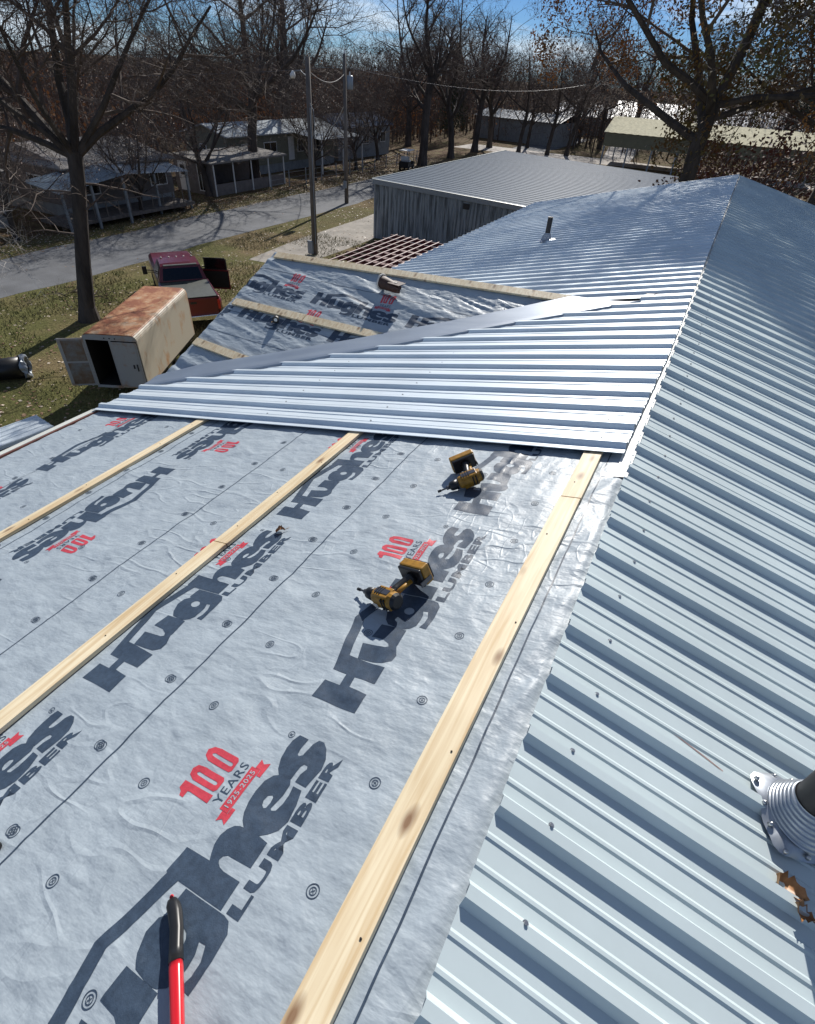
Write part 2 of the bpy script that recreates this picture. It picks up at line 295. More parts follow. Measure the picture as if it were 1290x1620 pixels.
# smooth value noise for the folds of the sheets
_rng = np.random.RandomState(7); _T = _rng.rand(256, 256)
def vn(x, y, s=0):
    x = np.asarray(x, float) + 17.3 * s; y = np.asarray(y, float) + 5.7 * s
    xi = np.floor(x).astype(int); yi = np.floor(y).astype(int); fx = x - xi; fy = y - yi
    fx = fx * fx * fx * (fx * (fx * 6 - 15) + 10); fy = fy * fy * fy * (fy * (fy * 6 - 15) + 10)
    g = lambda a, b: _T[a & 255, b & 255]
    return (g(xi, yi) * (1 - fx) + g(xi + 1, yi) * fx) * (1 - fy) + (g(xi, yi + 1) * (1 - fx) + g(xi + 1, yi + 1) * fx) * fy - 0.5
def ridge(x, y, s=0): return 1 - np.abs(vn(x, y, s)) * 4

# ------------------------------------------------------------------ slopes of the house
AL, AR = 0.244561, 0.229736
cL, sL, cR_, sR_ = math.cos(AL), math.sin(AL), math.cos(AR), math.sin(AR)
def PL(u, v, h=0): return (-u * cL - h * sL, v, ZR - u * sL + h * cL)
def PR(u, v, h=0): return (u * cR_ + h * sR_, v, ZR - u * sR_ + h * cR_)
RIB = 0.2286

house = empty('house', (0, 6, 0), 0, 'long low gabled house with ribbed silver metal roofing half laid over printed grey underlayment', 'house')
def hp(o):                        # keep world placement under the house empty
    o.parent = house; o.matrix_parent_inverse = Matrix.Translation((0, -6, 0)); return o

w = MB()
w.prism([(-4.45, 0), (4.45, 0), (4.45, ZR - 1.12 - .12), (0, ZR - .12), (-4.45, ZR - 1.12 - .12)], -4.0, 15.5, 'siding')
hp(w.build('wall'))
# the cross gable stands on its own short wall
w = MB(); w.prism([(2.95, 0), (7.45, 0), (7.3, 5.9), (4.94, ZR - .167 - .24), (2.95, 6.0)], -4.56, -4.46, 'siding', axis='x'); hp(w.build('gable_wall'))

def panel_profile(v0, v1, start, spacing=RIB, H=0.026, bw=0.060, minor=True):
    """list of (v, height) along the ridge direction"""
    p = []; k = math.floor((v0 - start) / spacing) - 1
    while start + k * spacing < v1:
        c = start + k * spacing
        p += [(c, 0), (c + bw * .26, H), (c + bw * .74, H), (c + bw, 0)]
        if minor and c < 5.0:
            for q in (0.385, 0.70):
                b = c + q * spacing; p += [(b, 0), (b + .007, .0045), (b + .016, .0045), (b + .023, 0)]
        k += 1
    q = [(v, h) for v, h in p if v0 < v < v1]
    return [(v0, 0)] + q + [(v1, 0)]
def ribbed(prof, u0, u1, P, h0, m, name, nu=26, wav=0.0012, uedge=None, thick=True):
    us = np.linspace(0, 1, nu + 1); vs = []; fs = []; n = len(prof)
    for i, t in enumerate(us):
        for j, (v, h) in enumerate(prof):
            a = uedge(v) if uedge else u1; z0_ = u0 + (.030 * min(1, max(0, (3.7 - v) / 1.3)) if P is PL else 0); u = z0_ + (a - z0_) * t
            # slight end-to-end stagger between sheets, slight oil canning of the flats
            st = 0.006 * float(vn(math.floor(v / 0.9144 * 1.0) * 1.37, 3.1)) * (t > .99)
            u += st
            k = 1.0 if h == 0 else 0.25
            vs.append(P(u, v, h0 + h + k * wav * float(vn(u * 2.1, v * 7, 2)) * 2))
    fs = [(i * n + j, i * n + j + 1, (i + 1) * n + j + 1, (i + 1) * n + j) for i in range(nu) for j in range(n - 1)]
    b = MB(); b.add(vs, fs, m); o = b.build(name)
    md = o.modifiers.new('thickness', 'SOLIDIFY'); md.thickness = 0.0022; md.offset = -1 if P is PL else 1
    return hp(o)
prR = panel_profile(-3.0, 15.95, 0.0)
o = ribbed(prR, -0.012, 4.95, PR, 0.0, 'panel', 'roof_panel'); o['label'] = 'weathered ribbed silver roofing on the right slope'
def valley_u(v): return float(np.interp(v, [2.77, 3.05, 3.60, 4.36, 5.07, 5.20], [4.70, 4.18, 3.18, 1.86, .62, .45]))
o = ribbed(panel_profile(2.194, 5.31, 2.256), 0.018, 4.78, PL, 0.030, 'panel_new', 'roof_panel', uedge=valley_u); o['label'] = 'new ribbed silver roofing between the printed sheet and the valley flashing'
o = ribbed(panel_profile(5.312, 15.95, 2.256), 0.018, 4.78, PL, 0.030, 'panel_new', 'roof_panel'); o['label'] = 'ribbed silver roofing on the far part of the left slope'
# light strip of sheathing / ridge trim seen between the two slopes
b = MB()
b.add([PL(-.004, 2.0, .006), PL(.060, 2.0, .003), PL(.060, 15.9, .003), PL(-.004, 15.9, .02)], [(0, 1, 2, 3)], 'white')
hp(b.build('ridge_strip'))

# ------------------------------------------------------------------ printed underlayment
G = 0.015
LOGO = {
'H': [(-0.901,0.714),(-0.903,0.655),(-0.952,0.65),(-0.95,0.715),(-1.026,0.716),(-1.031,0.535),(-0.954,0.537),(-0.947,0.612),(-0.905,0.617),(-0.906,0.535),(-0.833,0.536),(-0.825,0.693),(-0.648,0.741),(-0.466,0.691),(-0.466,0.535),(-0.397,0.538),(-0.397,0.597),(-0.394,0.613),(-0.388,0.623),(-0.381,0.628),(-0.37,0.624),(-0.363,0.613),(-0.36,0.535),(-0.293,0.536),(-0.289,0.57),(-0.292,0.597),(-0.29,0.625),(-0.291,0.637),(-0.297,0.652),(-0.312,0.665),(-0.334,0.672),(-0.358,0.67),(-0.378,0.661),(-0.394,0.651),(-0.395,0.741),(-0.463,0.741),(-0.465,0.735),(-0.653,0.781)],
'u': [(-0.647,0.661),(-0.716,0.665),(-0.719,0.608),(-0.73,0.582),(-0.742,0.574),(-0.75,0.586),(-0.757,0.678),(-0.826,0.657),(-0.823,0.593),(-0.818,0.557),(-0.797,0.529),(-0.769,0.526),(-0.732,0.546),(-0.722,0.545),(-0.6475,0.551)],
'g': [(-0.4695,0.657),(-0.522,0.66),(-0.528,0.65),(-0.546,0.67),(-0.581,0.675),(-0.619,0.659),(-0.641,0.636),(-0.6465,0.597),(-0.6465,0.573),(-0.644,0.561),(-0.633,0.541),(-0.614,0.526),(-0.582,0.524),(-0.558,0.526),(-0.536,0.535),(-0.534,0.516),(-0.563,0.503),(-0.591,0.503),(-0.617,0.512),(-0.619,0.483),(-0.55,0.479),(-0.495,0.484),(-0.474,0.501),(-0.4695,0.52),(-0.4695,0.601)],
'gh': [(-0.546,0.57),(-0.555,0.568),(-0.564,0.572),(-0.57,0.58),(-0.571,0.591),(-0.567,0.602),(-0.559,0.61),(-0.55,0.612),(-0.541,0.608),(-0.535,0.599),(-0.534,0.588),(-0.538,0.577)],
'e': [(-0.29,0.625),(-0.276,0.643),(-0.256,0.657),(-0.228,0.666),(-0.196,0.668),(-0.159,0.664),(-0.135,0.65),(-0.127,0.636),(-0.122,0.608),(-0.1225,0.594),(-0.137,0.585),(-0.17,0.585),(-0.195,0.59),(-0.215,0.594),(-0.219,0.588),(-0.214,0.576),(-0.19,0.569),(-0.163,0.569),(-0.136,0.574),(-0.137,0.542),(-0.177,0.528),(-0.223,0.522),(-0.254,0.531),(-0.275,0.55),(-0.289,0.57),(-0.292,0.597)],
'eh': [(-0.218,0.623),(-0.205,0.629),(-0.189,0.626),(-0.182,0.615),(-0.186,0.609),(-0.202,0.606),(-0.219,0.608),(-0.223,0.614)],
's': [(0.006,0.659),(0.004,0.622),(-0.013,0.624),(-0.035,0.626),(-0.05,0.624),(-0.054,0.617),(-0.046,0.607),(-0.025,0.602),(-0.003,0.599),(0.014,0.588),(0.015,0.569),(-0.001,0.549),(-0.03,0.531),(-0.062,0.524),(-0.094,0.53),(-0.125,0.536),(-0.123,0.577),(-0.099,0.576),(-0.078,0.567),(-0.069,0.571),(-0.069,0.583),(-0.079,0.589),(-0.101,0.592),(-0.121,0.593),(-0.122,0.608),(-0.127,0.636),(-0.111,0.652),(-0.081,0.666),(-0.046,0.671),(-0.018,0.67)],
'one': [(-0.3,0.881),(-0.301,0.865),(-0.281,0.866),(-0.279,0.859),(-0.283,0.781),(-0.258,0.781),(-0.258,0.901),(-0.282,0.901),(-0.288,0.888)],
'z1': [(-0.249,0.79),(-0.248,0.88),(-0.238,0.903),(-0.22,0.909),(-0.205,0.898),(-0.201,0.869),(-0.203,0.79),(-0.211,0.782),(-0.24,0.782)],
'z1h': [(-0.230,0.878),(-0.225,0.885),(-0.220,0.878),(-0.222,0.802),(-0.225,0.796),(-0.231,0.796),(-0.233,0.803)],
'z2': [(-0.184,0.79),(-0.182,0.882),(-0.171,0.903),(-0.152,0.91),(-0.137,0.895),(-0.133,0.868),(-0.136,0.793),(-0.145,0.784),(-0.176,0.783)],
'z2h': [(-0.163,0.880),(-0.158,0.886),(-0.153,0.878),(-0.156,0.800),(-0.160,0.794),(-0.166,0.795),(-0.168,0.801)],
'ban': [(-0.279,0.732),(-0.280,0.70),(-0.139,0.70),(-0.140,0.732)],
'tl': [(-0.2805,0.719),(-0.309,0.719),(-0.298,0.703),(-0.309,0.684),(-0.262,0.684),(-0.262,0.6985),(-0.2805,0.6985)],
'tr': [(-0.1385,0.719),(-0.109,0.719),(-0.119,0.703),(-0.109,0.684),(-0.158,0.684),(-0.158,0.6985),(-0.1385,0.6985)]}
def tri2(loops):
    fl = [p for l in loops for p in l]
    return fl, tessellate_polygon([[Vector((x, y, 0)) for x, y in l] for l in loops])
def text2(txt, a0, a1, b0, b1, off):
    c = bpy.data.curves.new('t', 'FONT'); c.body = txt; c.offset = off; c.resolution_u = 3; c.space_character = 1.08
    o = bpy.data.objects.new('t', c); COL.objects.link(o); bpy.context.view_layer.update()
    me = bpy.data.meshes.new_from_object(o.evaluated_get(bpy.context.evaluated_depsgraph_get()))
    v = np.array([x.co[:2] for x in me.vertices]); fs = [tuple(p.vertices) for p in me.polygons]
    lo, hi = v.min(0), v.max(0); v = (v - lo) / (hi - lo) * np.array([a1 - a0, b1 - b0]) + np.array([a0, b0])
    bpy.data.objects.remove(o); bpy.data.curves.remove(c); bpy.data.meshes.remove(me)
    return v.tolist(), fs
def rings(cx, cy, r, wd, n=24):
    v = []; f = []
    for k in range(n):
        t = 2 * math.pi * k / n; v += [(cx + r * math.cos(t), cy + r * math.sin(t)), (cx + (r + wd) * math.cos(t), cy + (r + wd) * math.sin(t))]
    for k in range(n):
        a, b_ = 2 * k, 2 * ((k + 1) % n); f.append((a, a + 1, b_ + 1, b_))
    return v, f
def conform(shapes, swap):
    """2-D shapes -> triangles cut along the grid and diagonals of the sheet mesh"""
    bm = bmesh.new()
    for v, fs in shapes:
        vv = [bm.verts.new((x, y, 0) if not swap else (y, x, 0)) for x, y in v]
        for f in fs:
            try: bm.faces.new([vv[i] for i in f])
            except ValueError: pass
    xs = [v.co.x for v in bm.verts]; ys = [v.co.y for v in bm.verts]
    def cut(co, no):
        bmesh.ops.bisect_plane(bm, geom=bm.verts[:] + bm.edges[:] + bm.faces[:], plane_co=co, plane_no=no, dist=1e-6)
    for i in range(math.ceil(min(xs) / G), math.floor(max(xs) / G) + 1): cut((i * G, 0, 0), (1, 0, 0))
    for i in range(math.ceil(min(ys) / G), math.floor(max(ys) / G) + 1): cut((0, i * G, 0), (0, 1, 0))
    d0 = math.floor((min(xs) - max(ys)) / G); d1 = math.ceil((max(xs) - min(ys)) / G)
    for i in range(d0, d1 + 1): cut((i * G, 0, 0), (1, -1, 0))
    bm.verts.index_update(); v = np.array([x.co[:2] for x in bm.verts]); f = [tuple(q.index for q in x.verts) for x in bm.faces]
    bm.free(); return v, f
def logo_shapes():
    ink = [tri2([LOGO['H']]), tri2([LOGO['u']]), tri2([LOGO['g'], LOGO['gh']]), tri2([LOGO['e'], LOGO['eh']]), tri2([LOGO['s']])]
    ink.append(text2('LUMBER', -.464, -.009, .4795, .519, 0.045)); ink.append(text2('YEARS', -.272, -.140, .740, .771, 0.0))
    ink.append(rings(-.002, .687, .0095, .0022)); ink.append(text2('R', -.0065, .0035, .681, .693, 0.01))
    red = [tri2([LOGO['one']]), tri2([LOGO['z1'], LOGO['z1h']]), tri2([LOGO['z2'], LOGO['z2h']]), tri2([LOGO['ban']]), tri2([LOGO['tl']]), tri2([LOGO['tr']])]
    pale = [text2('1925-2025', -.268, -.150, .7075, .7245, 0.01)]
    return ink, red, pale
INK, RED, PALE = logo_shapes()

def sheet(name, nx, ny, x0, y0, height, P, blocks, swap, extra, parentfn, matname='wrap'):
    """draped sheet with its print in the same mesh. Grid x = nx cells, y = ny cells.
    blocks: (ox, oy, flip) multiples of G. height(x,y) gives the folds."""
    gx = (np.arange(nx + 1) + round(x0 / G)) * G; gy = (np.arange(ny + 1) + round(y0 / G)) * G
    X, Y = np.meshgrid(gx, gy, indexing='ij'); Hh = height(X, Y)
    def interp(x, y):
        fx = np.clip((x - gx[0]) / G, 0, nx - 1e-6); fy = np.clip((y - gy[0]) / G, 0, ny - 1e-6); i = np.floor(fx).astype(int); j = np.floor(fy).astype(int); a = fx - i; b_ = fy - j
        h00 = Hh[i, j]; h10 = Hh[i + 1, j]; h01 = Hh[i, j + 1]; h11 = Hh[i + 1, j + 1]
        return np.where(a >= b_, h00 + a * (h10 - h00) + b_ * (h11 - h10), h00 + b_ * (h01 - h00) + a * (h11 - h01))
    V = []; F = []; MI = []
    vs = [P(x, y, h) for x, y, h in zip(X.ravel(), Y.ravel(), Hh.ravel())]; V += vs
    for i in range(nx):
        for j in range(ny):
            a = i * (ny + 1) + j; b_ = a + ny + 1
            F.append((a, b_, b_ + 1)); F.append((a, b_ + 1, a + 1)); MI += [0, 0]
    def put(v, f, mi, off):
        inside = (v[:, 0] > gx[0]) & (v[:, 0] < gx[-1]) & (v[:, 1] > gy[0]) & (v[:, 1] < gy[-1])
        h = interp(v[:, 0], v[:, 1]) + off; n = len(V)
        V.extend(P(x, y, z) for (x, y), z in zip(v, h))
        for q in f:
            if all(inside[k] for k in q): F.append(tuple(k + n for k in q)); MI.append(mi)
    for shp, mi, off in ((INK, 1, .0009), (RED, 2, .0009), (PALE, 0, .0018)):
        v, f = conform(shp, swap)
        for ox, oy, flip in blocks:
            vv = (-v if flip else v) + np.array([round(ox / G) * G, round(oy / G) * G]); put(vv, f, mi, off)
    for v, f in extra: put(np.array(v, float), f, 1, .0012)
    me = bpy.data.meshes.new(name); me.from_pydata(V, [], F)
    for m in (matname, 'ink', 'red'): me.materials.append(M[m])
    me.polygons.foreach_set('material_index', MI); me.polygons.foreach_set('use_smooth', [True] * len(F)); me.update()
    o = bpy.data.objects.new(name, me); COL.objects.link(o); parentfn(o); return o

rngp = random.Random(4)
def marks_and_lines(v0, v1):
    ex = []
    def mark(u, v):
        if 0.3 < u < 4.6:
            ex.append(rings(u, v, .0150, .0026, 28)); ex.append(rings(u, v, .0078, .0021, 20))
            t = rngp.random() * 3
            for q in range(2):
                c, s_ = math.cos(t + q * 1.57), math.sin(t + q * 1.57)
                ex.append(([(u - c * .006 - s_ * .0009, v - s_ * .006 + c * .0009), (u + c * .006 - s_ * .0009, v + s_ * .006 + c * .0009), (u + c * .006 + s_ * .0009, v + s_ * .006 - c * .0009), (u - c * .006 + s_ * .0009, v - s_ * .006 - c * .0009)], [(0, 1, 2, 3)]))
    k0 = -5
    for r in range(5):
        b = r * 0.935
        for k in range(-5, 9):
            v = .177 + .2985 * k
            if r == 0: mark(.352, v)
            if r == 0 or k % 2: mark(1.022 + b, v + .012)
            mark(1.278 + b, v - .11 + .149); mark(1.290 + b, v + .04)
            if k % 4 == 0: mark(.69 + b, v + .5 + (.18 if r % 2 else 0))
    for u, wd in ((.118, .0062), (1.222, .0065), (2.157, .0060), (3.105, .0055), (4.03, .005)):
        n = int((v1 - v0) / (G / 2)); vv = [(u + s * wd / 2 + .004 * math.sin(v0 + k * G / 2 + u * 9), v0 + k * G / 2) for k in range(n) for s in (-1, 1)]
        ex.append((vv, [(2 * k, 2 * k + 1, 2 * k + 3, 2 * k + 2) for k in range(n - 1)]))
    return ex
BOARDS = [(0.207, 0.0), (1.745, 0.0), (3.232, 0.0)]
def drape(u, v):
    h = 0.0050 * vn(u * 2.2, v * 1.8, 1) * 2
    h += 0.0042 * vn(u * 7 + v * 3, v * 6 - u * 2, 3) * 2
    h += 0.0024 * vn(u * 13, v * 15, 4) * 2 + .0012 * vn(u * 24, v * 27, 19) * 2
    h += 0.0030 * np.maximum(0, ridge(u * 3 - v * 1.0, v * 13 + u * 2.5 + 2 * vn(u * 3, v * 3, 17), 16)) ** 2 * np.maximum(0, vn(u * 1.6, v * 1.4, 18) + .22) * 1.6
    h += 0.0050 * np.maximum(0, ridge(u * 2.1 + v * 1.6, v * 2.4 - u * 1.1, 14)) ** 4 * (vn(u * 1.2, v * 1.1, 15) + .4)
    # long soft folds running along the roof, stronger towards the new panels
    k = np.clip((v - .2) / 2.2, 0, 1)
    h += (0.0006 + 0.0038 * k) * np.maximum(0, ridge(u * 8 + v * 1.1, v * 1.2, 5)) ** 2 * np.exp(-((u - .55) / .40) ** 2)
    # rippled creases beside the tools
    k2 = np.exp(-((u - .80 - .03 * v) / .035) ** 2) + np.exp(-((u - .93 - .02 * v) / .03) ** 2)
    h += 0.0020 * np.sin(v * 150 + 4 * vn(u * 6, v * 6, 7)) * k2 * np.clip((v - .9) / .3, 0, 1) * np.clip(2.1 - v, 0, 1)
    # wrinkles fanning from the ridge board to the ridge
    kr = np.clip((.17 - u) / .06, 0, 1)
    h += kr * (0.006 * ridge(v * 4.5 + u * 9 + vn(v * 2, u * 3, 29), u * 2, 8) + 0.0028 * ridge(v * 10 + u * 7, u * 4, 28) * np.clip(v * .5 + .2, 0.1, 1))
    # small pillows near the other boards
    h += 0.005 * np.maximum(0, vn(u * 3.2, v * 4.5, 11)) * np.clip((u - 1.9) / .6, 0, 1) * 2
    h += 0.0040 * np.maximum(0, ridge(u * 3.5 - v * 1.2, v * 5.5 + u, 12)) ** 3 * np.clip((u - 1.2) / .8, 0, 1) * np.maximum(0, vn(u * 1.5, v * 1.7, 13) + .25)
    for bc, _ in BOARDS:
        q = np.exp(-((u - bc) / .075) ** 2); h = h * (1 - q) + q * (-0.002)
    return h - 0.016 * np.clip((.04 - u) / .03, 0, 1)
rows = []
for r, (off, vR, flip) in enumerate([(0.0, .207, False), (.93, 1.11, False), (3.465, .477, True), (3.345, 1.11, False)]):
    for k in range(-4, 4):
        vv = vR + 1.17 * k
        if -2.4 < vv < 3.8: rows.append((off, vv, flip))
def hp2(o): hp(o)
o = sheet('underlayment', 312, 320, 0.0, -2.4, drape, PL, rows, True, marks_and_lines(-2.39, 2.39), hp2)

# second sheet: over the small cross gable. x along the ridge of the gable, y up its slope
GY, GZ, GS = 5.20, ZR - 0.167, 0.4265
gc, gs = math.cos(math.atan(GS)), math.sin(math.atan(GS))
def PG(x, s, h=0): return (x, GY + s * gc - h * gs, GZ + s * gs + h * gc)
def drapeg(x, s):
    w_ = .35 * vn(x * 1.1, s * 1.3, 20)
    a = 0.013 * ridge(x * 1.0 + s * .8, s * 7 + x * 1.2 + w_ * 5, 21) * (0.6 + vn(x * .9, s * 2, 22))
    a += 0.011 * ridge(x * 2.0, s * 13 + x * 3 + w_ * 7, 23) * np.maximum(0.1, vn(x * 1.4, s * 1.5, 24) + .5)
    a += 0.0045 * ridge(x * 5 + w_ * 9, s * 25 + x * 5, 25) * .7
    a += 0.002 * vn(x * 25, s * 34, 26)
    for s0, hw in ((-.33, .06), (-1.175, .07), (-1.842, .07)):
        t = (s - (s0 + (x + 4.5) * (.075 if s0 > -.5 else (.02 if s0 > -1.5 else -.05)))) / hw
        q = np.exp(-t ** 2); a = a * (1 - q) - .004 * q
    sm = -.262 + (x + 4.5) * .079
    a += 0.010 * np.exp(-((s - sm + .02) / .03) ** 2) * (.5 + vn(x * 9, s * 3, 27))
    return a - np.maximum(0, s - sm) * 1.3
gb = [(-3.80, -1.44, False), (-2.625, -1.44, False), (-1.45, -1.44, False), (-4.97, -1.44, False), (-3.30, -1.89, False), (-4.47, -1.89, False), (-2.13, -1.89, False)]
gl = []
for s0 in (-.56, -1.30, -1.62):
    n = 500; vv = [(-4.54 + k * G / 2, s0 + q * .003) for k in range(n) for q in (-1, 1)]
    gl.append((vv, [(2 * k, 2 * k + 1, 2 * k + 3, 2 * k + 2) for k in range(n - 1)]))
sheet('underlayment', 270, 174, -4.56, -2.58, drapeg, PG, [(x, s, f) for x, s, f in gb], False, gl, hp2)
# far side of the gable, hidden slope
b = MB(); b.add([(-4.56, GY - .22, GZ - .16), (-4.56, 8.2, GZ - .16 - 3.2 * GS), (-.4, 8.2, GZ - .06 - 3.0 * GS), (-.4, GY + .03, GZ - .05)], [(0, 1, 2, 3)], 'wrap')
o = b.build('underlayment'); hp(o)

# ------------------------------------------------------------------ boards
def board(u0, u1, v0, v1, P, h0=0.003, h1=0.022, name='wood_strip', seed=0, m='pine_board', bend=0.004):
    b = MB(); n = max(2, int((v1 - v0) / .15)); vs = []
    for i in range(n + 1):
        v = v0 + (v1 - v0) * i / n; d = bend * math.sin(v * 1.9 + seed)
        for (u, h) in ((u0, h0), (u1, h0), (u1, h1), (u0, h1)): vs.append(P(u + d, v, h))
    fs = [(i * 4 + k, i * 4 + (k + 1) % 4, i * 4 + 4 + (k + 1) % 4, i * 4 + 4 + k) for i in range(n) for k in range(4)] + [(3, 2, 1, 0), (n * 4, n * 4 + 1, n * 4 + 2, n * 4 + 3)]
    b.add(vs, fs, m); o = b.build(name, bevel=0.0015); return hp(o)
board(.158, .252, 1.742, 2.42, PL, seed=1)
b1 = board(.160, .256, -2.2, 1.738, PL, h1=.0215, seed=1)
board(1.697, 1.788, -2.2, .93, PL, seed=2); board(1.695, 1.786, .934, 2.42, PL, seed=2.1, h1=.0225)
board(3.186, 3.277, -2.2, 2.42, PL, seed=3)
b = MB(); b.box((0, 0, 0), (1, 1, 1), 'redwood', T=lambda a, q, c: PL(4.655 + a * .025, -2.4 + q * 5.0, -.12 + c * .135)); hp(b.build('fascia_board'))
b = MB(); b.box((0, 0, 0), (1, 1, 1), 'cream', T=lambda a, q, c: PL(4.683 + a * .085, -2.4 + q * 4.62, -.11 + c * .13)); hp(b.build('drip_edge', bevel=.004))
b = MB(); b.box((0, 0, 0), (1, 1, 1), 'redwood', T=lambda a, q, c: PL(4.70 + a * .04, 2.23 + q * 13.7, -.14 + c * .15)); hp(b.build('fascia_board'))
# boards on the cross gable
def gboard(x0, s0, x1, s1, wd=.095):
    b = MB(); n = 12; vs = []
    for i in range(n + 1):
        t = i / n; x = x0 + (x1 - x0) * t; s = s0 + (s1 - s0) * t
        for ds, h in ((-wd / 2, .004), (wd / 2, .004), (wd / 2, .026), (-wd / 2, .026)): vs.append(PG(x, s + ds, h))
    fs = [(i * 4 + k, i * 4 + (k + 1) % 4, i * 4 + 4 + (k + 1) % 4, i * 4 + 4 + k) for i in range(n) for k in range(4)] + [(3, 2, 1, 0), (n * 4, n * 4 + 1, n * 4 + 2, n * 4 + 3)]
    b.add(vs, fs, 'pine_board'); hp(b.build('wood_strip', bevel=.0015))
gboard(-4.50, -.33, -.9, -.042); gboard(-4.50, -1.175, -3.56, -1.15); gboard(-3.553, -1.152, -2.3, -1.12); gboard(-4.54, -1.842, -3.5, -1.90)

# valley flashing: flat pan with a hemmed, raised near edge and a soft crease
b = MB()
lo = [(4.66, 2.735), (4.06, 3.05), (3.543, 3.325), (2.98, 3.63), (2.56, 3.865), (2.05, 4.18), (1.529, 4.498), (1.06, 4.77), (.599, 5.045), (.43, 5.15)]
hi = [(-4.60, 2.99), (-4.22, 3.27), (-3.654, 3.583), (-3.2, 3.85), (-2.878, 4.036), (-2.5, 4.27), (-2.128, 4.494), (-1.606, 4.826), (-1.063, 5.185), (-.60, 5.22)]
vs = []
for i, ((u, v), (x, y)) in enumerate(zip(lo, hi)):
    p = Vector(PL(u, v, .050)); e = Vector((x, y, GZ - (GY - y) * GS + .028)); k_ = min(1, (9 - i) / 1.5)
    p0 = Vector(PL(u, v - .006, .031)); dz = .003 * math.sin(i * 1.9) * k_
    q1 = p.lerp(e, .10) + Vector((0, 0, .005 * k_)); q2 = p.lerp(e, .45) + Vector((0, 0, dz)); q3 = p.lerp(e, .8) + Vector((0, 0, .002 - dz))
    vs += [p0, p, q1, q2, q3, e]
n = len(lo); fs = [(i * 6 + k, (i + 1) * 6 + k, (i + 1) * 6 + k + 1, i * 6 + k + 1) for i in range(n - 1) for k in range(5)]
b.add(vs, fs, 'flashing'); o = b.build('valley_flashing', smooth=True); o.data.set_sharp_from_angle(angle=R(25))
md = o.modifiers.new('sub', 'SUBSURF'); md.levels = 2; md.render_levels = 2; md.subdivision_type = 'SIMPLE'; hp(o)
b = MB()
for t in np.linspace(0, 2 * math.pi, 9)[:-1]: pass
b.add([PL(.36 + .06 * math.cos(t), 5.33 + .035 * math.sin(t), .058 + .008 * math.cos(t * 2)) for t in np.linspace(0, 2 * math.pi, 11)[:-1]], [tuple(range(10))], 'pipe'); o = b.build('sealant_patch'); hp(o)

# screws
sb = MB(); sb.tube([(0, 0, 0), (0, 0, .002)], .008, 'steel', 12); sb.tube([(0, 0, .002), (0, 0, .0075)], .0048, 'steel', 6)
scr = sb.build('screw'); first = True
def screw(P, u, v, h, nrm):
    global first
    o = scr if first else scr.copy()
    if not first: COL.objects.link(o)
    first = False; o.rotation_euler = Vector(nrm).to_track_quat('Z', 'Y').to_euler(); o.location = P(u, v, h); hp(o)
rs = random.Random(9)
for k in range(0, 26): screw(PR, .135 + rs.uniform(-.012, .012), k * RIB + .046 + rs.uniform(-.004, .004), .0235, (sR_, 0, cR_))
for k in range(0, 22): screw(PR, 1.62 + rs.uniform(-.01, .01), k * RIB + .046, .0275, (sR_, 0, cR_))
for k in range(0, 18): screw(PL, (.197 + rs.uniform(-.01, .01)), 2.256 + k * RIB + .10, .0335, (-sL, 0, cL))
for k in range(0, 7): screw(PL, 1.71, 2.256 + k * RIB + .10, .0335, (-sL, 0, cL))
for k in range(0, 6): screw(PL, 2.66, 2.256 + k * RIB + .10, .0335, (-sL, 0, cL))
for x, y in ((-1.32, 5.02), (-1.62, 4.84), (-1.12, 5.13)): screw(lambda a, c, d: (a, c, GZ - (GY - c) * GS + .022), x, y, 0, (0, -.39, .92))

M['darkscrew'] = mat('board_nail_head', (0.03, 0.025, 0.02), 0.5, 0.4)
nb_ = MB(); nb_.tube([(0, 0, -.003), (0, 0, .0015), (0, 0, .002)], [.0032, .0032, .002], 'darkscrew', 8); nail = nb_.build('nail_head'); nail_used = False
def nailat(loc, n_):
    global nail_used
    o = nail.copy() if nail_used else nail
    if nail_used: COL.objects.link(o)
    nail_used = True; o.location = loc; o.rotation_euler = Vector(n_).to_track_quat('Z', 'Y').to_euler(); hp(o)
for bi, uc in enumerate((.205, 1.742, 3.232)):
    v = -.9 + .13 * bi
    while v < 2.2: nailat(PL(uc + rs.uniform(-.03, .03), v, .0225), (-sL, 0, cL)); v += rs.uniform(.28, .62)
b = MB(); n = 14; vs = []
for i in range(n + 1):
    t = i / n; u = .06 + .52 * t; v = .785 + .018 * math.sin(t * 3) + (.75 - .785) * t; wd = .0016 + .0012 * math.sin(t * 9) ** 2
    vs += [PR(u, v - wd, .0012), PR(u, v + wd, .0012)]
M['rustline'] = mat('thin_rust_run', (0.33, 0.22, 0.20), 0.6, var=.2, vscale=30)
b.add(vs, [(2 * i, 2 * i + 1, 2 * i + 3, 2 * i + 2) for i in range(n)], 'rustline'); hp(b.build('rust_streak'))

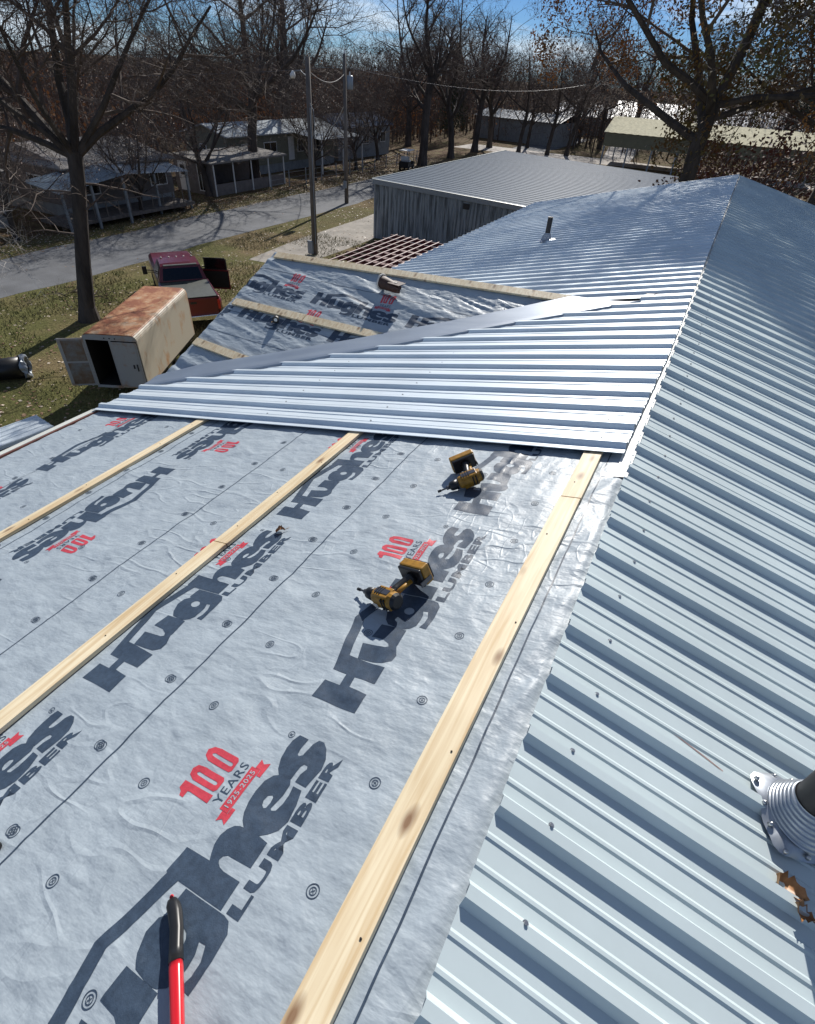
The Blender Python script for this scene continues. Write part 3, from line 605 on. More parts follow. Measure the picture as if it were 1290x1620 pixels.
# vent pipe with stepped rubber boot, near, on the right slope
def boot(base, nrm_angle, r0, r1, hcone, pr, ph, name, m='lead', steps=7, plate=.15, rot=0.6, screws=True, P=None):
    T = Matrix.Translation(base) @ Matrix.Rotation(nrm_angle, 4, 'Y')
    root = MB(); root.tube([Vector(base) + Vector((0, 0, .0)), Vector(base) + Vector((0, 0, ph))], pr, 'pipe', 24)
    po = root.build(name, smooth=True); po.data.set_sharp_from_angle(angle=R(40)); hp(po)
    b = MB()
    # base plate lies over the ribs: rounded square with a wavy edge
    n = 48; vs = [T @ Vector((r0 * .98 * math.cos(2 * math.pi * k / n), r0 * .98 * math.sin(2 * math.pi * k / n), .034)) for k in range(n)]
    for q, z in ((.86, .030), (1.0, .016)):
        for k in range(n):
            t = 2 * math.pi * k / n; rr = plate / max(abs(math.cos(t - rot)), abs(math.sin(t - rot))); rr = min(rr, plate * 1.30) * q * (1 + .012 * math.sin(9 * t))
            vs.append(T @ Vector((rr * math.cos(t), rr * math.sin(t), z + .006 * math.sin(6 * t + 1))))
    b.add(vs, [(a * n + k, a * n + (k + 1) % n, (a + 1) * n + (k + 1) % n, (a + 1) * n + k) for a in range(2) for k in range(n)], m)
    # stepped cone, gradually turning from the slope normal to the vertical
    vs = []; N = 36; lev = steps * 4 + 1
    for i in range(lev):
        t = i / (lev - 1); r = r0 + (r1 - r0) * t + (.0045 * math.sin(i * math.pi / 2) * (r0 / .10))
        ax = (1 - t); c = Vector(base) + (T.to_3x3() @ Vector((0, 0, .034))) * (1 - t) + Vector((0, 0, hcone)) * t
        rot_m = Matrix.Rotation(nrm_angle * (1 - t), 3, 'Y')
        for k in range(N): a = 2 * math.pi * k / N; vs.append(c + rot_m @ Vector((r * math.cos(a), r * math.sin(a), 0)))
    b.add(vs, [(i * N + k, i * N + (k + 1) % N, (i + 1) * N + (k + 1) % N, (i + 1) * N + k) for i in range(lev - 1) for k in range(N)], m)
    o = b.build('pipe_boot', smooth=True); o.parent = po
    if screws:
        for k in range(12):
            t = 2 * math.pi * k / 12 + .2; rr = plate / max(abs(math.cos(t - rot)), abs(math.sin(t - rot))); rr = min(rr, plate * 1.30) * .93
            s2 = MB(); p = T @ Vector((rr * math.cos(t), rr * math.sin(t), .022)); nn = T.to_3x3() @ Vector((0, 0, 1))
            s2.tube([p, p + nn * .008, p + nn * .014], [.0075, .0068, .003], 'steel', 10); so_ = s2.build('screw', smooth=True); so_.parent = po
    return po
boot(PR(.800, .735, 0), AR, .100, .055, .135, .052, .62, 'vent_pipe', plate=.116, rot=.35)
boot(PL(2.53, 9.25, .03), -AL, .085, .045, .13, .04, .36, 'vent_pipe', plate=.13, steps=3, screws=False)

# ------------------------------------------------------------------ things lying on the roof
def frameL(u, v, h, ang, tilt=None):
    """matrix: local x,y on the left slope (x rotated by ang from +v towards -u ... seen from above), z off the slope"""
    n = Vector((-sL, 0, cL)); ex = Vector((cL, 0, sL)); ey = Vector((0, 1, 0))    # ex points up the slope (right), ey away
    x = ex * math.cos(ang) + ey * math.sin(ang); y = n.cross(x)
    return Matrix(((x.x, y.x, n.x, 0), (x.y, y.y, n.y, 0), (x.z, y.z, n.z, 0), (0, 0, 0, 1))), Vector(PL(u, v, h))
def impact_driver(label, u, v, ang, mirror=1):
    Rm, p = frameL(u, v, 0.0, ang)
    root = empty('impact_driver', (0, 0, 0), 0, label, 'power tool', 'impact drivers lying on the underlayment'); root.matrix_world = Matrix.Translation(p) @ Rm @ Matrix.Translation((0, 0, .016)) @ Matrix.Rotation(R(-11), 4, 'Y') @ Matrix.Rotation(R(4), 4, 'X') @ Matrix.Scale(1.08, 4)
    # lies on its side: head axis = local x (bit towards -x), handle along +y * mirror, z = thickness
    mY = mirror
    def P3(x, y, z): return (x, y * mY, z)
    b = MB(); b.tube([P3(-.052, 0, .036), P3(-.040, 0, .036), P3(.0, 0, .036), P3(.045, 0, .036), P3(.062, 0, .036), P3(.068, 0, .036)], [.025, .031, .033, .034, .031, .020], 'yellow', 16)
    b.box((-.03, -.026, .004), (.045, .026, .07), 'yellow', T=lambda x, y, z: P3(x, y, z))
    o = b.build('motor_housing', root, smooth=False, bevel=.004)
    b = MB()
    for x in (-.022, -.010, .002): b.box((x, -.020, .0705), (x + .005, .018, .0725), 'toolblack')
    for x in (-.022, -.010, .002): b.box((x, -.0285, .022), (x + .005, -.0265, .050), 'toolblack', T=lambda x, y, z: P3(x, y, z))
    b.build('air_vents', root)
    b = MB(); b.box((-.030, -.012, .0715), (.040, .012, .0722), 'toolgrey'); b.build('name_plate', root)
    b = MB(); b.box((.085, .060, .010), (.090, .120, .030), 'toolgrey', T=lambda x, y, z: P3(x - .01, y + .055, z)); b.build('belt_clip', root, bevel=.001)
    b = MB(); b.tube([P3(-.098, 0, .036), P3(-.090, 0, .036), P3(-.055, 0, .036)], [.014, .022, .026], 'toolblack', 16); b.tube([P3(-.115, 0, .036), P3(-.098, 0, .036)], .010, 'toolgrey', 12); b.build('nose_cone', root, smooth=True)
    b = MB(); b.tube([P3(-.150, 0, .036), P3(-.115, 0, .036)], .0042, 'toolgrey', 6); b.tube([P3(-.158, 0, .036), P3(-.142, 0, .036)], .0065, 'toolblack', 6); b.build('driver_bit', root)
    b = MB()
    for x in (.015, .03): b.box((x, -.036, .012), (x + .006, .036, .060), 'toolblack', T=lambda x, y, z: P3(x, y, z))
    b.tube([P3(.060, 0, .036), P3(.0725, 0, .036)], [.0335, .024], 'toolblack', 16); b.build('rear_cap', root, bevel=.002)
    b = MB(); b.tube([P3(.012, .020, .036), P3(.008, .055, .036), P3(.014, .085, .036), P3(.020, .115, .036), P3(.022, .130, .036)], [.021, .0175, .018, .020, .026], 'toolblack', 12); b.tube([P3(.030, .03, .036), P3(.030, .07, .036), P3(.036, .11, .036)], [.010, .009, .009], 'yellow', 8)
    b.build('handle', root, smooth=True)
    b = MB(); b.box((-.020, .028, .030), (-.008, .055, .042), 'toolred', T=lambda x, y, z: P3(x, y, z)); b.build('trigger', root, bevel=.003)
    b = MB(); b.box((-.040, .128, -.001), (.075, .142, .074), 'toolblack', T=lambda x, y, z: P3(x, y, z)); b.build('battery_foot', root, bevel=.005)
    b = MB(); b.box((-.045, .1425, -.002), (.078, .182, .077), 'yellow', T=lambda x, y, z: P3(x, y, z)); bt = b.build('battery', root, bevel=.006)
    b = MB(); b.box((-.040, .1825, .006), (.073, .190, .069), 'toolblack', T=lambda x, y, z: P3(x, y, z)); b.box((-.022, .1903, .020), (.055, .1915, .054), 'yellow', T=lambda x, y, z: P3(x, y, z)); b.build('battery_plate', bt, bevel=.003)
    return root
impact_driver('impact driver nearer the camera, lying on a large printed word', .675, .815, R(-14), 1)
impact_driver('yellow and black impact driver just below the edge of the new ribbed panels', .715, 1.745, R(38), 1)

# hammer
Rm, p = frameL(.640, -.300, .0, 0)
ham = empty('hammer', (0, 0, 0), 0, 'hammer with black grip and bright red handle lying on the printed underlayment in the foreground', 'hammer')
ham.matrix_world = Matrix.Translation(p) @ Rm
hd = Vector((.187, -.150, 0)).normalized(); hn = Vector((-hd.y, hd.x, 0))
def HP(t, s, z): return tuple(hd * t + hn * s + Vector((0, 0, z)))
def hsec(b, secs, m, n=14):
    vs = []
    for (t, s, z, wx, wz) in secs:
        for k in range(n): a = 2 * math.pi * k / n; ca, sa = math.cos(a), math.sin(a); vs.append(HP(t, s + wx * (abs(ca) ** .75) * (1 if ca > 0 else -1), z + wz * (abs(sa) ** .75) * (1 if sa > 0 else -1)))
    b.add(vs, [(i * n + k, i * n + (k + 1) % n, (i + 1) * n + (k + 1) % n, (i + 1) * n + k) for i in range(len(secs) - 1) for k in range(n)] + [tuple(range(n)), tuple(range((len(secs) - 1) * n, len(secs) * n))[::-1]], m)
b = MB(); hsec(b, [(-.020, -.006, .026, .005, .005), (-.014, -.006, .026, .012, .011), (0, -.004, .027, .0165, .014), (.02, 0, .029, .0165, .0145), (.06, .003, .031, .0150, .0135), (.10, .001, .033, .0150, .0135), (.128, 0, .034, .0160, .014)], 'toolblack'); b.build('grip', ham, smooth=True)
b = MB(); b.tube([HP(-.0225, -.006, .030), HP(-.018, -.006, .034)], .005, 'toolred', 8); b.build('hang_tip', ham)
b = MB(); hsec(b, [(.126, 0, .034, .0140, .0125), (.14, 0, .034, .0155, .013), (.25, 0, .036, .0140, .0125), (.31, 0, .037, .0120, .0115)], 'toolred'); b.build('shaft', ham, smooth=True)
b = MB(); b.tube([HP(.325, -.065, .040), HP(.325, -.055, .040), HP(.325, -.03, .040), HP(.325, .02, .040), HP(.325, .05, .038), HP(.325, .09, .028)], [.015, .0155, .011, .014, .010, .004], 'toolgrey', 12); b.build('head', ham, smooth=True)

# black-handled screwdriver at the left edge
Rm, p = frameL(1.262, -.425, .0, R(205))
sd = empty('screwdriver', (0, 0, 0), 0, 'black screwdriver beside the printed black line at the left edge of the foreground', 'screwdriver'); sd.matrix_world = Matrix.Translation(p) @ Rm
b = MB(); b.tube([(0, 0, .014), (.006, 0, .014), (.03, 0, .014), (.08, 0, .014), (.10, 0, .012)], [.009, .013, .0125, .014, .009], 'toolblack', 8); b.build('grip', sd)
b = MB(); b.tube([(.10, 0, .012), (.21, 0, .006)], .0035, 'toolgrey', 8); b.build('blade', sd)

# tool pouch on the cross gable
pb = Vector(PG(-2.86, -.50, .02))
pouch = empty('tool_pouch', pb, R(-8), 'brown leather tool pouch with pale rim lying under the top board of the small gable', 'tool pouch')
b = MB(); N = 20
def ell(cx, cz, rx_, rz_, y, tw=0): return [(cx + rx_ * math.cos(2 * math.pi * k / N), y + .02 * math.sin(2 * math.pi * k / N + tw), cz + rz_ * math.sin(2 * math.pi * k / N)) for k in range(N)]
ringsx = []
for (x, rr, z) in ((-.115, .072, .075), (-.11, .066, .074), (-.03, .060, .066), (.06, .052, .056), (.11, .038, .046), (.12, .01, .045)):
    ringsx.append([(x + .01 * math.sin(3 * t), rr * 1.05 * math.cos(t), z + rr * math.sin(t)) for t in [2 * math.pi * k / N for k in range(N)]])
vs = [q for r_ in ringsx for q in r_]; b.add(vs, [(i * N + k, i * N + (k + 1) % N, (i + 1) * N + (k + 1) % N, (i + 1) * N + k) for i in range(5) for k in range(N)], 'leather')
o = b.build('pouch_body', pouch, smooth=True); md = o.modifiers.new('t', 'SOLIDIFY'); md.thickness = .004
b = MB(); b.tube([(-.118, .078 * math.cos(t), .075 + .073 * math.sin(t)) for t in np.linspace(0, 2 * math.pi, 22)], .009, 'canvas', 8); b.build('rim', pouch, smooth=True)
b = MB(); b.box((.0, -.065, .098), (.15, .065, .106), 'leather'); b.box((.055, -.02, .106), (.085, .02, .112), 'canvas'); b.build('flap', pouch, bevel=.003)
# tape measure
tb = Vector(PG(-3.83, -1.30, .010)); tape = empty('tape_measure', tb, R(30), 'small black tape measure lying below the middle board of the small gable', 'tape measure')
b = MB(); b.tube([(0, -.02, .034), (0, .02, .034)], .034, 'toolblack', 20); b.box((-.036, -.02, .0), (.02, .02, .034), 'toolblack'); b.build('case', tape, bevel=.004)
b = MB(); b.tube([(0, -.0215, .034), (0, -.0205, .034)], .018, 'chrome', 16); b.build('label_disc', tape)
b = MB(); b.box((-.05, -.01, .002), (-.036, .01, .004), 'yellow'); b.build('blade_tip', tape)

# dry leaves
def dry_leaf(p, nrm, sc, seed, label):
    rr = random.Random(seed); n = 9; vs = []
    for i in range(n + 1):
        t = i / n; wd = .42 * math.sin(math.pi * (t ** .8)) * (1 + .45 * math.sin(i * 2.6 + seed))
        for j in range(5):
            s = (j - 2) / 2; vs.append(Vector((t - .5, s * wd, .22 * s * s + .16 * math.sin(t * 5 + seed) + .04 * rr.random())))
    q = Vector(nrm).to_track_quat('Z', 'Y').to_matrix() @ Matrix.Rotation(rr.uniform(0, 6.28), 3, 'Z')
    b = MB(); b.add([Vector(p) + q @ (v * sc) + Vector(nrm) * .004 for v in vs], [(i * 5 + j, i * 5 + j + 1, (i + 1) * 5 + j + 1, (i + 1) * 5 + j) for i in range(n) for j in range(4)], 'dryleaf')
    b.tube([Vector(p) + q @ (Vector((.5, 0, .15)) * sc), Vector(p) + q @ (Vector((.95, .1, .2)) * sc)], .0015, 'dryleaf', 5)
    o = b.build('dry_leaf', smooth=True); return tag(o, label, 'leaf', 'dry leaves on the roof')
dry_leaf(PR(.775, .520, .004), (sR_, 0, cR_), .078, 3, 'larger curled brown oak leaf lying against a rib below the near vent pipe')
dry_leaf(PR(.800, .470, .020), (sR_, 0, cR_), .055, 8, 'small crumpled brown leaf touching the curled oak leaf on the ribbed metal')
dry_leaf(PL(1.50, 1.121, .004), (-sL, 0, cL), .05, 5, 'small pale brown crumpled leaf on the printed underlayment beside the middle board')

# ------------------------------------------------------------------ ground, road, slab
def grid(x0, x1, y0, y1, nx, ny, z, name, m, kind='structure', zf=None):
    xs = np.linspace(x0, x1, nx + 1); ys = np.linspace(y0, y1, ny + 1); b = MB()
    vs = [(x, y, (zf(x, y) if zf else z)) for x in xs for y in ys]; fs = [(i * (ny + 1) + j, (i + 1) * (ny + 1) + j, (i + 1) * (ny + 1) + j + 1, i * (ny + 1) + j + 1) for i in range(nx) for j in range(ny)]
    b.add(vs, fs, m); return b.build(name, kind=kind, smooth=True)
grid(-900, 900, -300, 1500, 60, 60, 0.0, 'ground', 'ground')
def strip(name, L_, R__, m, z, n=3):
    b = MB(); vs = []
    for (a, c) in zip(L_, R__): vs += [(a[0], a[1], z), (c[0], c[1], z)]
    b.add(vs, [(2 * i, 2 * i + 1, 2 * i + 3, 2 * i + 2) for i in range(len(L_) - 1)], m); return b.build(name, kind='structure')
def wob(y, s): return .25 * float(vn(y * .35, s, 31)) * 2
ys = list(np.linspace(-60, 130, 140))
strip('road', [(-32.4 - .01 * y + wob(y, 1), y) for y in ys], [(-26.7 - .012 * y + wob(y, 2), y) for y in ys], 'road', .004)
xs = list(np.linspace(-26.6, -1, 40))
strip('concrete_path', [(-22.9, 24.3), (-23.6, 30), (-23.8, 38), (-24.5, 45), (-27.0, 46.5)][0:5], [(-20.0, 24.6), (-19.9, 30), (-20.15, 38), (-20.15, 48), (-24.0, 50.5)], 'concrete', .005)
# pale crossroad and drives in the distance
M['paleroad'] = mat('pale_gravel', (0.36, 0.33, 0.30), 0.9, var=0.15, vscale=.5)
strip('gravel_road', [(x, 91 + .02 * x + wob(x, 4) * 2) for x in np.linspace(-40, 60, 30)], [(x, 98 + .02 * x + wob(x, 5) * 2) for x in np.linspace(-40, 60, 30)], 'paleroad', .006)
strip('gravel_drive', [(-19 + .0 * y - (y - 98) * .16, y) for y in np.linspace(98, 160, 10)], [(-15 - (y - 98) * .10, y) for y in np.linspace(98, 160, 10)], 'paleroad', .008)

# fallen leaves and grass tufts
rg = np.random.RandomState(11)
def scatter_cards(name, pts, size, m, label, cat, up=False, tilt=.5):
    V = []; F = []
    for (x, y, z) in pts:
        s = size * rg.uniform(.6, 1.5); a = rg.uniform(0, 6.28); dx, dy = math.cos(a) * s, math.sin(a) * s; n = len(V)
        if up:
            lx, ly = rg.uniform(-.5, .5) * s, rg.uniform(-.5, .5) * s
            V += [(x - dx * .18, y - dy * .18, z), (x + dx * .18, y + dy * .18, z), (x + lx, y + ly, z + s)]; F.append((n, n + 1, n + 2))
        else:
            t1, t2 = rg.uniform(0, tilt, 2) * s
            V += [(x - dx, y - dy, z + .004), (x + dy * .7, y - dx * .7, z + .004 + t1), (x + dx, y + dy, z + .004 + t2), (x - dy * .7, y + dx * .7, z + .004)]; F.append((n, n + 1, n + 2, n + 3))
    me = bpy.data.meshes.new(name); me.from_pydata(V, [], F); me.materials.append(M[m]); me.update()
    o = bpy.data.objects.new(name, me); COL.objects.link(o); return tag(o, label, cat, kind='stuff')
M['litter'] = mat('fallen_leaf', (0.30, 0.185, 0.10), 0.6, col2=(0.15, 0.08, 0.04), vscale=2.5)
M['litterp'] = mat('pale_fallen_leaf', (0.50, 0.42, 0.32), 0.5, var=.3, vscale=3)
M['grass'] = mat('grass_blades', (0.14, 0.155, 0.045), 0.7, col2=(0.24, 0.20, 0.10), vscale=.7)
P_ = []
for _ in range(26000):
    x = rg.uniform(-34, -6); y = rg.uniform(2, 55)
    if float(vn(x * .35, y * .35, 41)) + .28 > rg.rand() * .75 and not (-32.7 < x < -26.7 and rg.rand() < .985): P_.append((x, y, 0.004))
for _ in range(16000): P_.append((rg.uniform(-46, -32.2), rg.uniform(8, 75), .004))
scatter_cards('fallen_leaves', P_, .05, 'litter', 'brown oak leaves scattered over the lawn and verge', 'fallen leaves')
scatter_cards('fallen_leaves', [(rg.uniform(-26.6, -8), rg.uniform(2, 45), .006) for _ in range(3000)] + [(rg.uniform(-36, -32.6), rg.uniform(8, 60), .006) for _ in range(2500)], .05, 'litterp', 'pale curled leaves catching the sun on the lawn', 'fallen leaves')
gp = []
for _ in range(60000):
    x = rg.uniform(-26.6, -6); y = rg.uniform(2, 32)
    if float(vn(x * .4, y * .4, 43)) > -.12: gp.append((x, y, 0))
for _ in range(12000): gp.append((rg.uniform(-44, -32.6), rg.uniform(8, 50), 0))
scatter_cards('grass', gp, .085, 'grass', 'short patchy winter grass of the lawn', 'grass', up=True)

# ------------------------------------------------------------------ trees
class Tree:
    def __init__(s, seed, rmin=.006): s.rmin = rmin; s.r = random.Random(seed); s.trunk = []; s.br = []; s.tips = []
    def grow(s, p, d, L, r, lev, maxlev, kink=.22, up=.10, sp=.75, nch=(5, 8), droop=0.0):
        n = max(3, int(4 + (3 - min(lev, 3)))); pts = [Vector(p)]; rad = [r]; d = Vector(d).normalized(); q = Vector(p)
        for i in range(n):
            d = (d + Vector((s.r.gauss(0, kink), s.r.gauss(0, kink), s.r.gauss(0, kink) + up - droop * i / n)) * .6).normalized()
            q = q + d * (L / n); pts.append(q.copy()); rad.append(r * (1 - .78 * (i + 1) / n))
        (s.trunk if lev <= 0 else s.br).append((pts, rad, 8 if lev <= 0 else (6 if lev == 1 else (4 if lev == 2 else 3))))
        if lev >= maxlev: s.tips.append(q.copy()); return
        k = s.r.randint(*nch)
        for j in range(k):
            t = s.r.uniform(.25, 1.0) if lev > 0 else s.r.uniform(.45, 1.0)
            i = min(n - 1, int(t * n)); f = t * n - i; pp = pts[i].lerp(pts[i + 1], f); rr = rad[i] * (1 - f) + rad[i + 1] * f
            dd = (pts[i + 1] - pts[i]).normalized(); ax = dd.orthogonal().normalized(); ax = Matrix.Rotation(s.r.uniform(0, 6.28), 3, dd) @ ax
            nd = (dd * s.r.uniform(.35, .8) + ax * sp).normalized()
            s.grow(pp, nd, L * s.r.uniform(.42, .68) * (1.15 - .4 * t), max(s.rmin, rr * s.r.uniform(.5, .75)), lev + 1, maxlev, kink * 1.12, up, sp, nch, droop)
        # leader
        if lev > 0: s.tips.append(q.copy())
    def mesh(s, chains, name, m, parent, mul=1.0):
        V = []; F = []
        for pts, rad, n in chains:
            base = len(V); prev = None
            for i, p in enumerate(pts):
                d = (pts[min(i + 1, len(pts) - 1)] - pts[max(i - 1, 0)]).normalized()
                a = d.orthogonal().normalized() if prev is None else (prev - d * prev.dot(d)).normalized(); prev = a; b = d.cross(a)
                for k in range(n): t = 2 * math.pi * k / n; V.append(p + (a * math.cos(t) + b * math.sin(t)) * rad[i] * mul)
            for i in range(len(pts) - 1):
                for k in range(n): F.append((base + i * n + k, base + i * n + (k + 1) % n, base + (i + 1) * n + (k + 1) % n, base + (i + 1) * n + k))
        me = bpy.data.meshes.new(name); me.from_pydata([tuple(v) for v in V], [], F); me.materials.append(M[m]); me.update()
        o = bpy.data.objects.new(name, me); COL.objects.link(o); o.parent = parent; return o
    def leaves(s, name, m, parent, per, size, spread, keep=1.0, sel=None):
        V = []; F = []
        for t in s.tips:
            if s.r.random() > keep or (sel and not sel(t)): continue
            for _ in range(per):
                c = t + Vector((s.r.gauss(0, spread), s.r.gauss(0, spread), s.r.gauss(0, spread))); z = size * s.r.uniform(.6, 1.4)
                a = Vector((s.r.gauss(0, 1), s.r.gauss(0, 1), s.r.gauss(0, 1))).normalized(); b = a.orthogonal().normalized(); n = len(V)
                V += [c - a * z, c - b * z * .6, c + a * z, c + b * z * .6]; F.append((n, n + 1, n + 2, n + 3))
        me = bpy.data.meshes.new(name); me.from_pydata([tuple(v) for v in V], [], F); me.materials.append(M[m]); me.update()
        o = bpy.data.objects.new(name, me); COL.objects.link(o); o.parent = parent; return o
def make_tree(seed, H, r, label, loc=(0, 0, 0), group=None, lean=(0, 0), maxlev=4, fork=.4, nch=(5, 7), leaf=None, bark='bark', twig='twig', sp=.75, limbs=6, name='bare_tree', up=.10, rmin=.012, tmin=.55):
    T = Tree(seed, rmin); root = empty(name, loc, 0, label, 'tree', group); rr = T.r
    pts = [Vector((0, 0, -.1))]; rad = [r * 1.35]; n = 7; d = Vector((lean[0], lean[1], 1)); q = Vector((0, 0, 0)); trunkL = H * fork
    for i in range(n):
        d = (d + Vector((rr.gauss(0, .05), rr.gauss(0, .05), 0))).normalized(); q = q + d * trunkL / n; pts.append(q.copy()); rad.append(r * (1.0 - .25 * (i + 1) / n))
    T.trunk.append((pts, rad, 12))
    # leader plus limbs
    a0 = rr.uniform(0, 6.28)
    for k in range(limbs):
        a = a0 + k * 2.4; t = 1.0 if k < 3 else rr.uniform(tmin, .97); i = min(n - 1, int(t * n)); f = t * n - i; p = pts[i].lerp(pts[i + 1], min(1, f))
        el = 1.25 if k == 0 else rr.uniform(.35, .95)
        dd = Vector((math.cos(a) * math.cos(el), math.sin(a) * math.cos(el), math.sin(el)))
        T.grow(p, dd, (H - trunkL) * (1.0 if k == 0 else rr.uniform(.6, .95)), r * (.62 if k == 0 else rr.uniform(.32, .5)), 1, maxlev, .20, up, sp, nch)
    T.mesh(T.trunk, 'trunk', bark, root)
    T.mesh([c for c in T.br if c[2] > 4], 'limb', bark, root); T.mesh([c for c in T.br if c[2] <= 4], 'crown', twig, root)
    if leaf: T.leaves('leaves', leaf[0], root, leaf[1], leaf[2], leaf[3], leaf[4])
    return root

# the big bare oak behind the trailer
T = Tree(21); oak = empty('bare_tree', (-21.9, 13.35, 0), 0, 'big dark bare oak standing behind the rusty trailer', 'tree')
cmt = [Vector((0, 0, -.1)), Vector((.05, .05, .6)), Vector((.25, .32, 2.2)), Vector((.48, .62, 3.8)), Vector((.62, .85, 5.0)), Vector((.70, .98, 5.9))]
T.trunk.append((cmt, [.46, .31, .27, .25, .25, .26], 14))
f0 = Vector((.68, .95, 5.7))
for dd, L_, r_ in (((-1.0, -.45, .95), 6.5, .20), ((-.25, -.1, 1.4), 6.5, .18), ((.25, .25, 1.35), 6.5, .18), ((.75, .55, 1.05), 6.5, .13), ((-.6, -.9, 1.1), 6.0, .12), ((-.5, .8, 1.1), 6, .12), ((-1.2, -.9, .7), 5.5, .14), ((.95, .9, .8), 7.0, .15), ((.2, -.8, 1.1), 5.0, .13)):
    T.grow(f0, dd, L_, r_, 1, 5, .17, .03, .8, (6, 8))
for z, dd, L_ in ((4.6, (-.9, -.6, .15), 3.0), (3.9, (.8, .5, .25), 2.2), (4.9, (.6, .9, .1), 2.8), (3.2, (-.9, -.3, -.15), 2.4)):
    T.grow(Vector((z * .12, z * .165, z)), dd, L_, .05, 2, 4, .25, .0, .8, (4, 6))
T.mesh(T.trunk, 'trunk', 'bark', oak); T.mesh([c for c in T.br if c[2] > 4], 'limb', 'bark', oak); T.mesh([c for c in T.br if c[2] <= 4], 'crown', 'twig', oak)

# the sunlit grey sapling in front, left
T = Tree(5); sap = empty('sapling', (-23.6, 9.0, 0), 0, 'leaning grey sapling with pale sunlit twigs left of the big oak', 'tree')
T.trunk.append(([Vector((0, 0, -.1)), Vector((.1, .1, 1.5)), Vector((-.1, .2, 3.0)), Vector((-.4, .3, 4.2))], [.09, .08, .065, .05], 8))
for dd, L_ in (((-.3, .2, 1), 3.2), ((.5, .6, .35), 3.4), ((.5, .9, .0), 3.2), ((-.6, .2, .6), 3.0), ((.3, .6, -.2), 2.8), ((.2, .9, .3), 3.5)):
    T.grow(Vector((-.2, .25, 3.4)), dd, L_, .04, 2, 4, .24, -.03, .8, (5, 7))
T.mesh(T.trunk, 'trunk', 'barkl', sap); T.mesh(T.br, 'crown', 'twig_sunlit', sap)

GRP = 'bare trees of the wooded street'
protos = [make_tree(31 + i, h, r_, l, loc, GRP, lean=ln, maxlev=4, fork=fk, nch=nc, limbs=lm, leaf=lf) for i, (h, r_, l, loc, ln, fk, nc, lm, lf) in enumerate([
    (17.5, .46, 'large spreading bare tree in front of the long pale mobile home', (-38.6, 43.5, 0), (-.01, 0), .38, (7, 9), 8, None),
    (16.5, .50, 'tall dark bare tree beside the golf cart, left of the metal shed', (-33.8, 67.5, 0), (.0, 0), .50, (7, 8), 8, None),
    (15.5, .42, 'bare tree with a few rust coloured leaves standing behind the golf cart tree', (-34.4, 77.0, 0), (.03, 0), .36, (7, 8), 7, ('leafr', 1, .10, .2, .35)),
    (12.5, .30, 'thin leaning bare tree beside the gravel road, left of the cream carport', (-26.4, 94.0, 0), (.10, 0), .40, (6, 7), 7, None),
    (11.0, .24, 'small brown dense tree in front of the white porch door', (-37.2, 36.2, 0), (0, 0), .26, (7, 8), 9, ('leafr', 1, .06, .2, .25))])]
spots = [(0, -45.5, 57.0, 1.0, 'bare tree behind the long pale mobile home near its porch'), (1, -35.4, 87.5, .9, 'dark bare tree on the verge behind the first two street trees'), (2, -36.0, 95.0, 1.0, 'rust flecked bare tree farthest along the verge beyond the shed'),
         (3, -24.0, 96.0, 1.05, 'second thin leaning tree beside the gravel road'), (3, -22.6, 112.0, 1.1, 'slender tree next to the left post of the cream carport'), (0, -29.5, 118.0, .95, 'wide bare tree behind the gravel crossroad'),
         (2, -44.5, 84.0, 1.05, 'broad bare tree behind the blue roofed home'), (1, -52.0, 66.0, .95, 'tall bare tree rising behind the mobile home roof'), (0, -58.0, 50.0, .58, 'bare tree behind the shingled house ridge'),
         (2, -55.0, 40.0, .58, 'rust flecked tree behind the shingled house, right of the oak'), (1, -50.0, 28.0, .58, 'bare tree behind the shingled house, left of the oak'), (0, -47.0, 16.0, .58, 'bare tree behind the far left house'),
         (2, -31.0, 130.0, 1.1, 'rust flecked tree far behind the grey shed row'), (1, -20.0, 128.0, .9, 'bare tree far up the pale drive'), (0, -12.0, 135.0, 1.0, 'bare tree behind the bright far roof'), (3, -30.2, 92.0, 1.0, 'thin tree in front of the grey shed row'), (3, -31.8, 101.0, .9, 'thin tree at the end of the grey shed row'),
         (4, -34.9, 27.5, .62, 'small brown tree in front of the tin porch roofs'), (4, -35.3, 19.0, .7, 'small brown tree in front of the far left house'), (4, -36.0, 49.0, .75, 'small brown tree at the fence in front of the mobile home'), (4, -37.0, 58.0, .8, 'small brown tree at the fence in front of the white awning'), (4, -39.6, 67.0, .9, 'small brown tree in front of the blue roofed home'), (1, 4.0, 120.0, 1.0, 'tall bare tree behind the right end of the cream carport'), (2, 14.0, 100.0, 1.1, 'broad tree beyond the right edge of the carport')]
rt = random.Random(2)
for i, x, y, sc, lab in spots:
    c = copy_tree(protos[i]); c.location = (x, y, 0); c.rotation_euler = (0, 0, rt.uniform(0, 6.28)); c.scale = (sc, sc, sc); c['label'] = lab
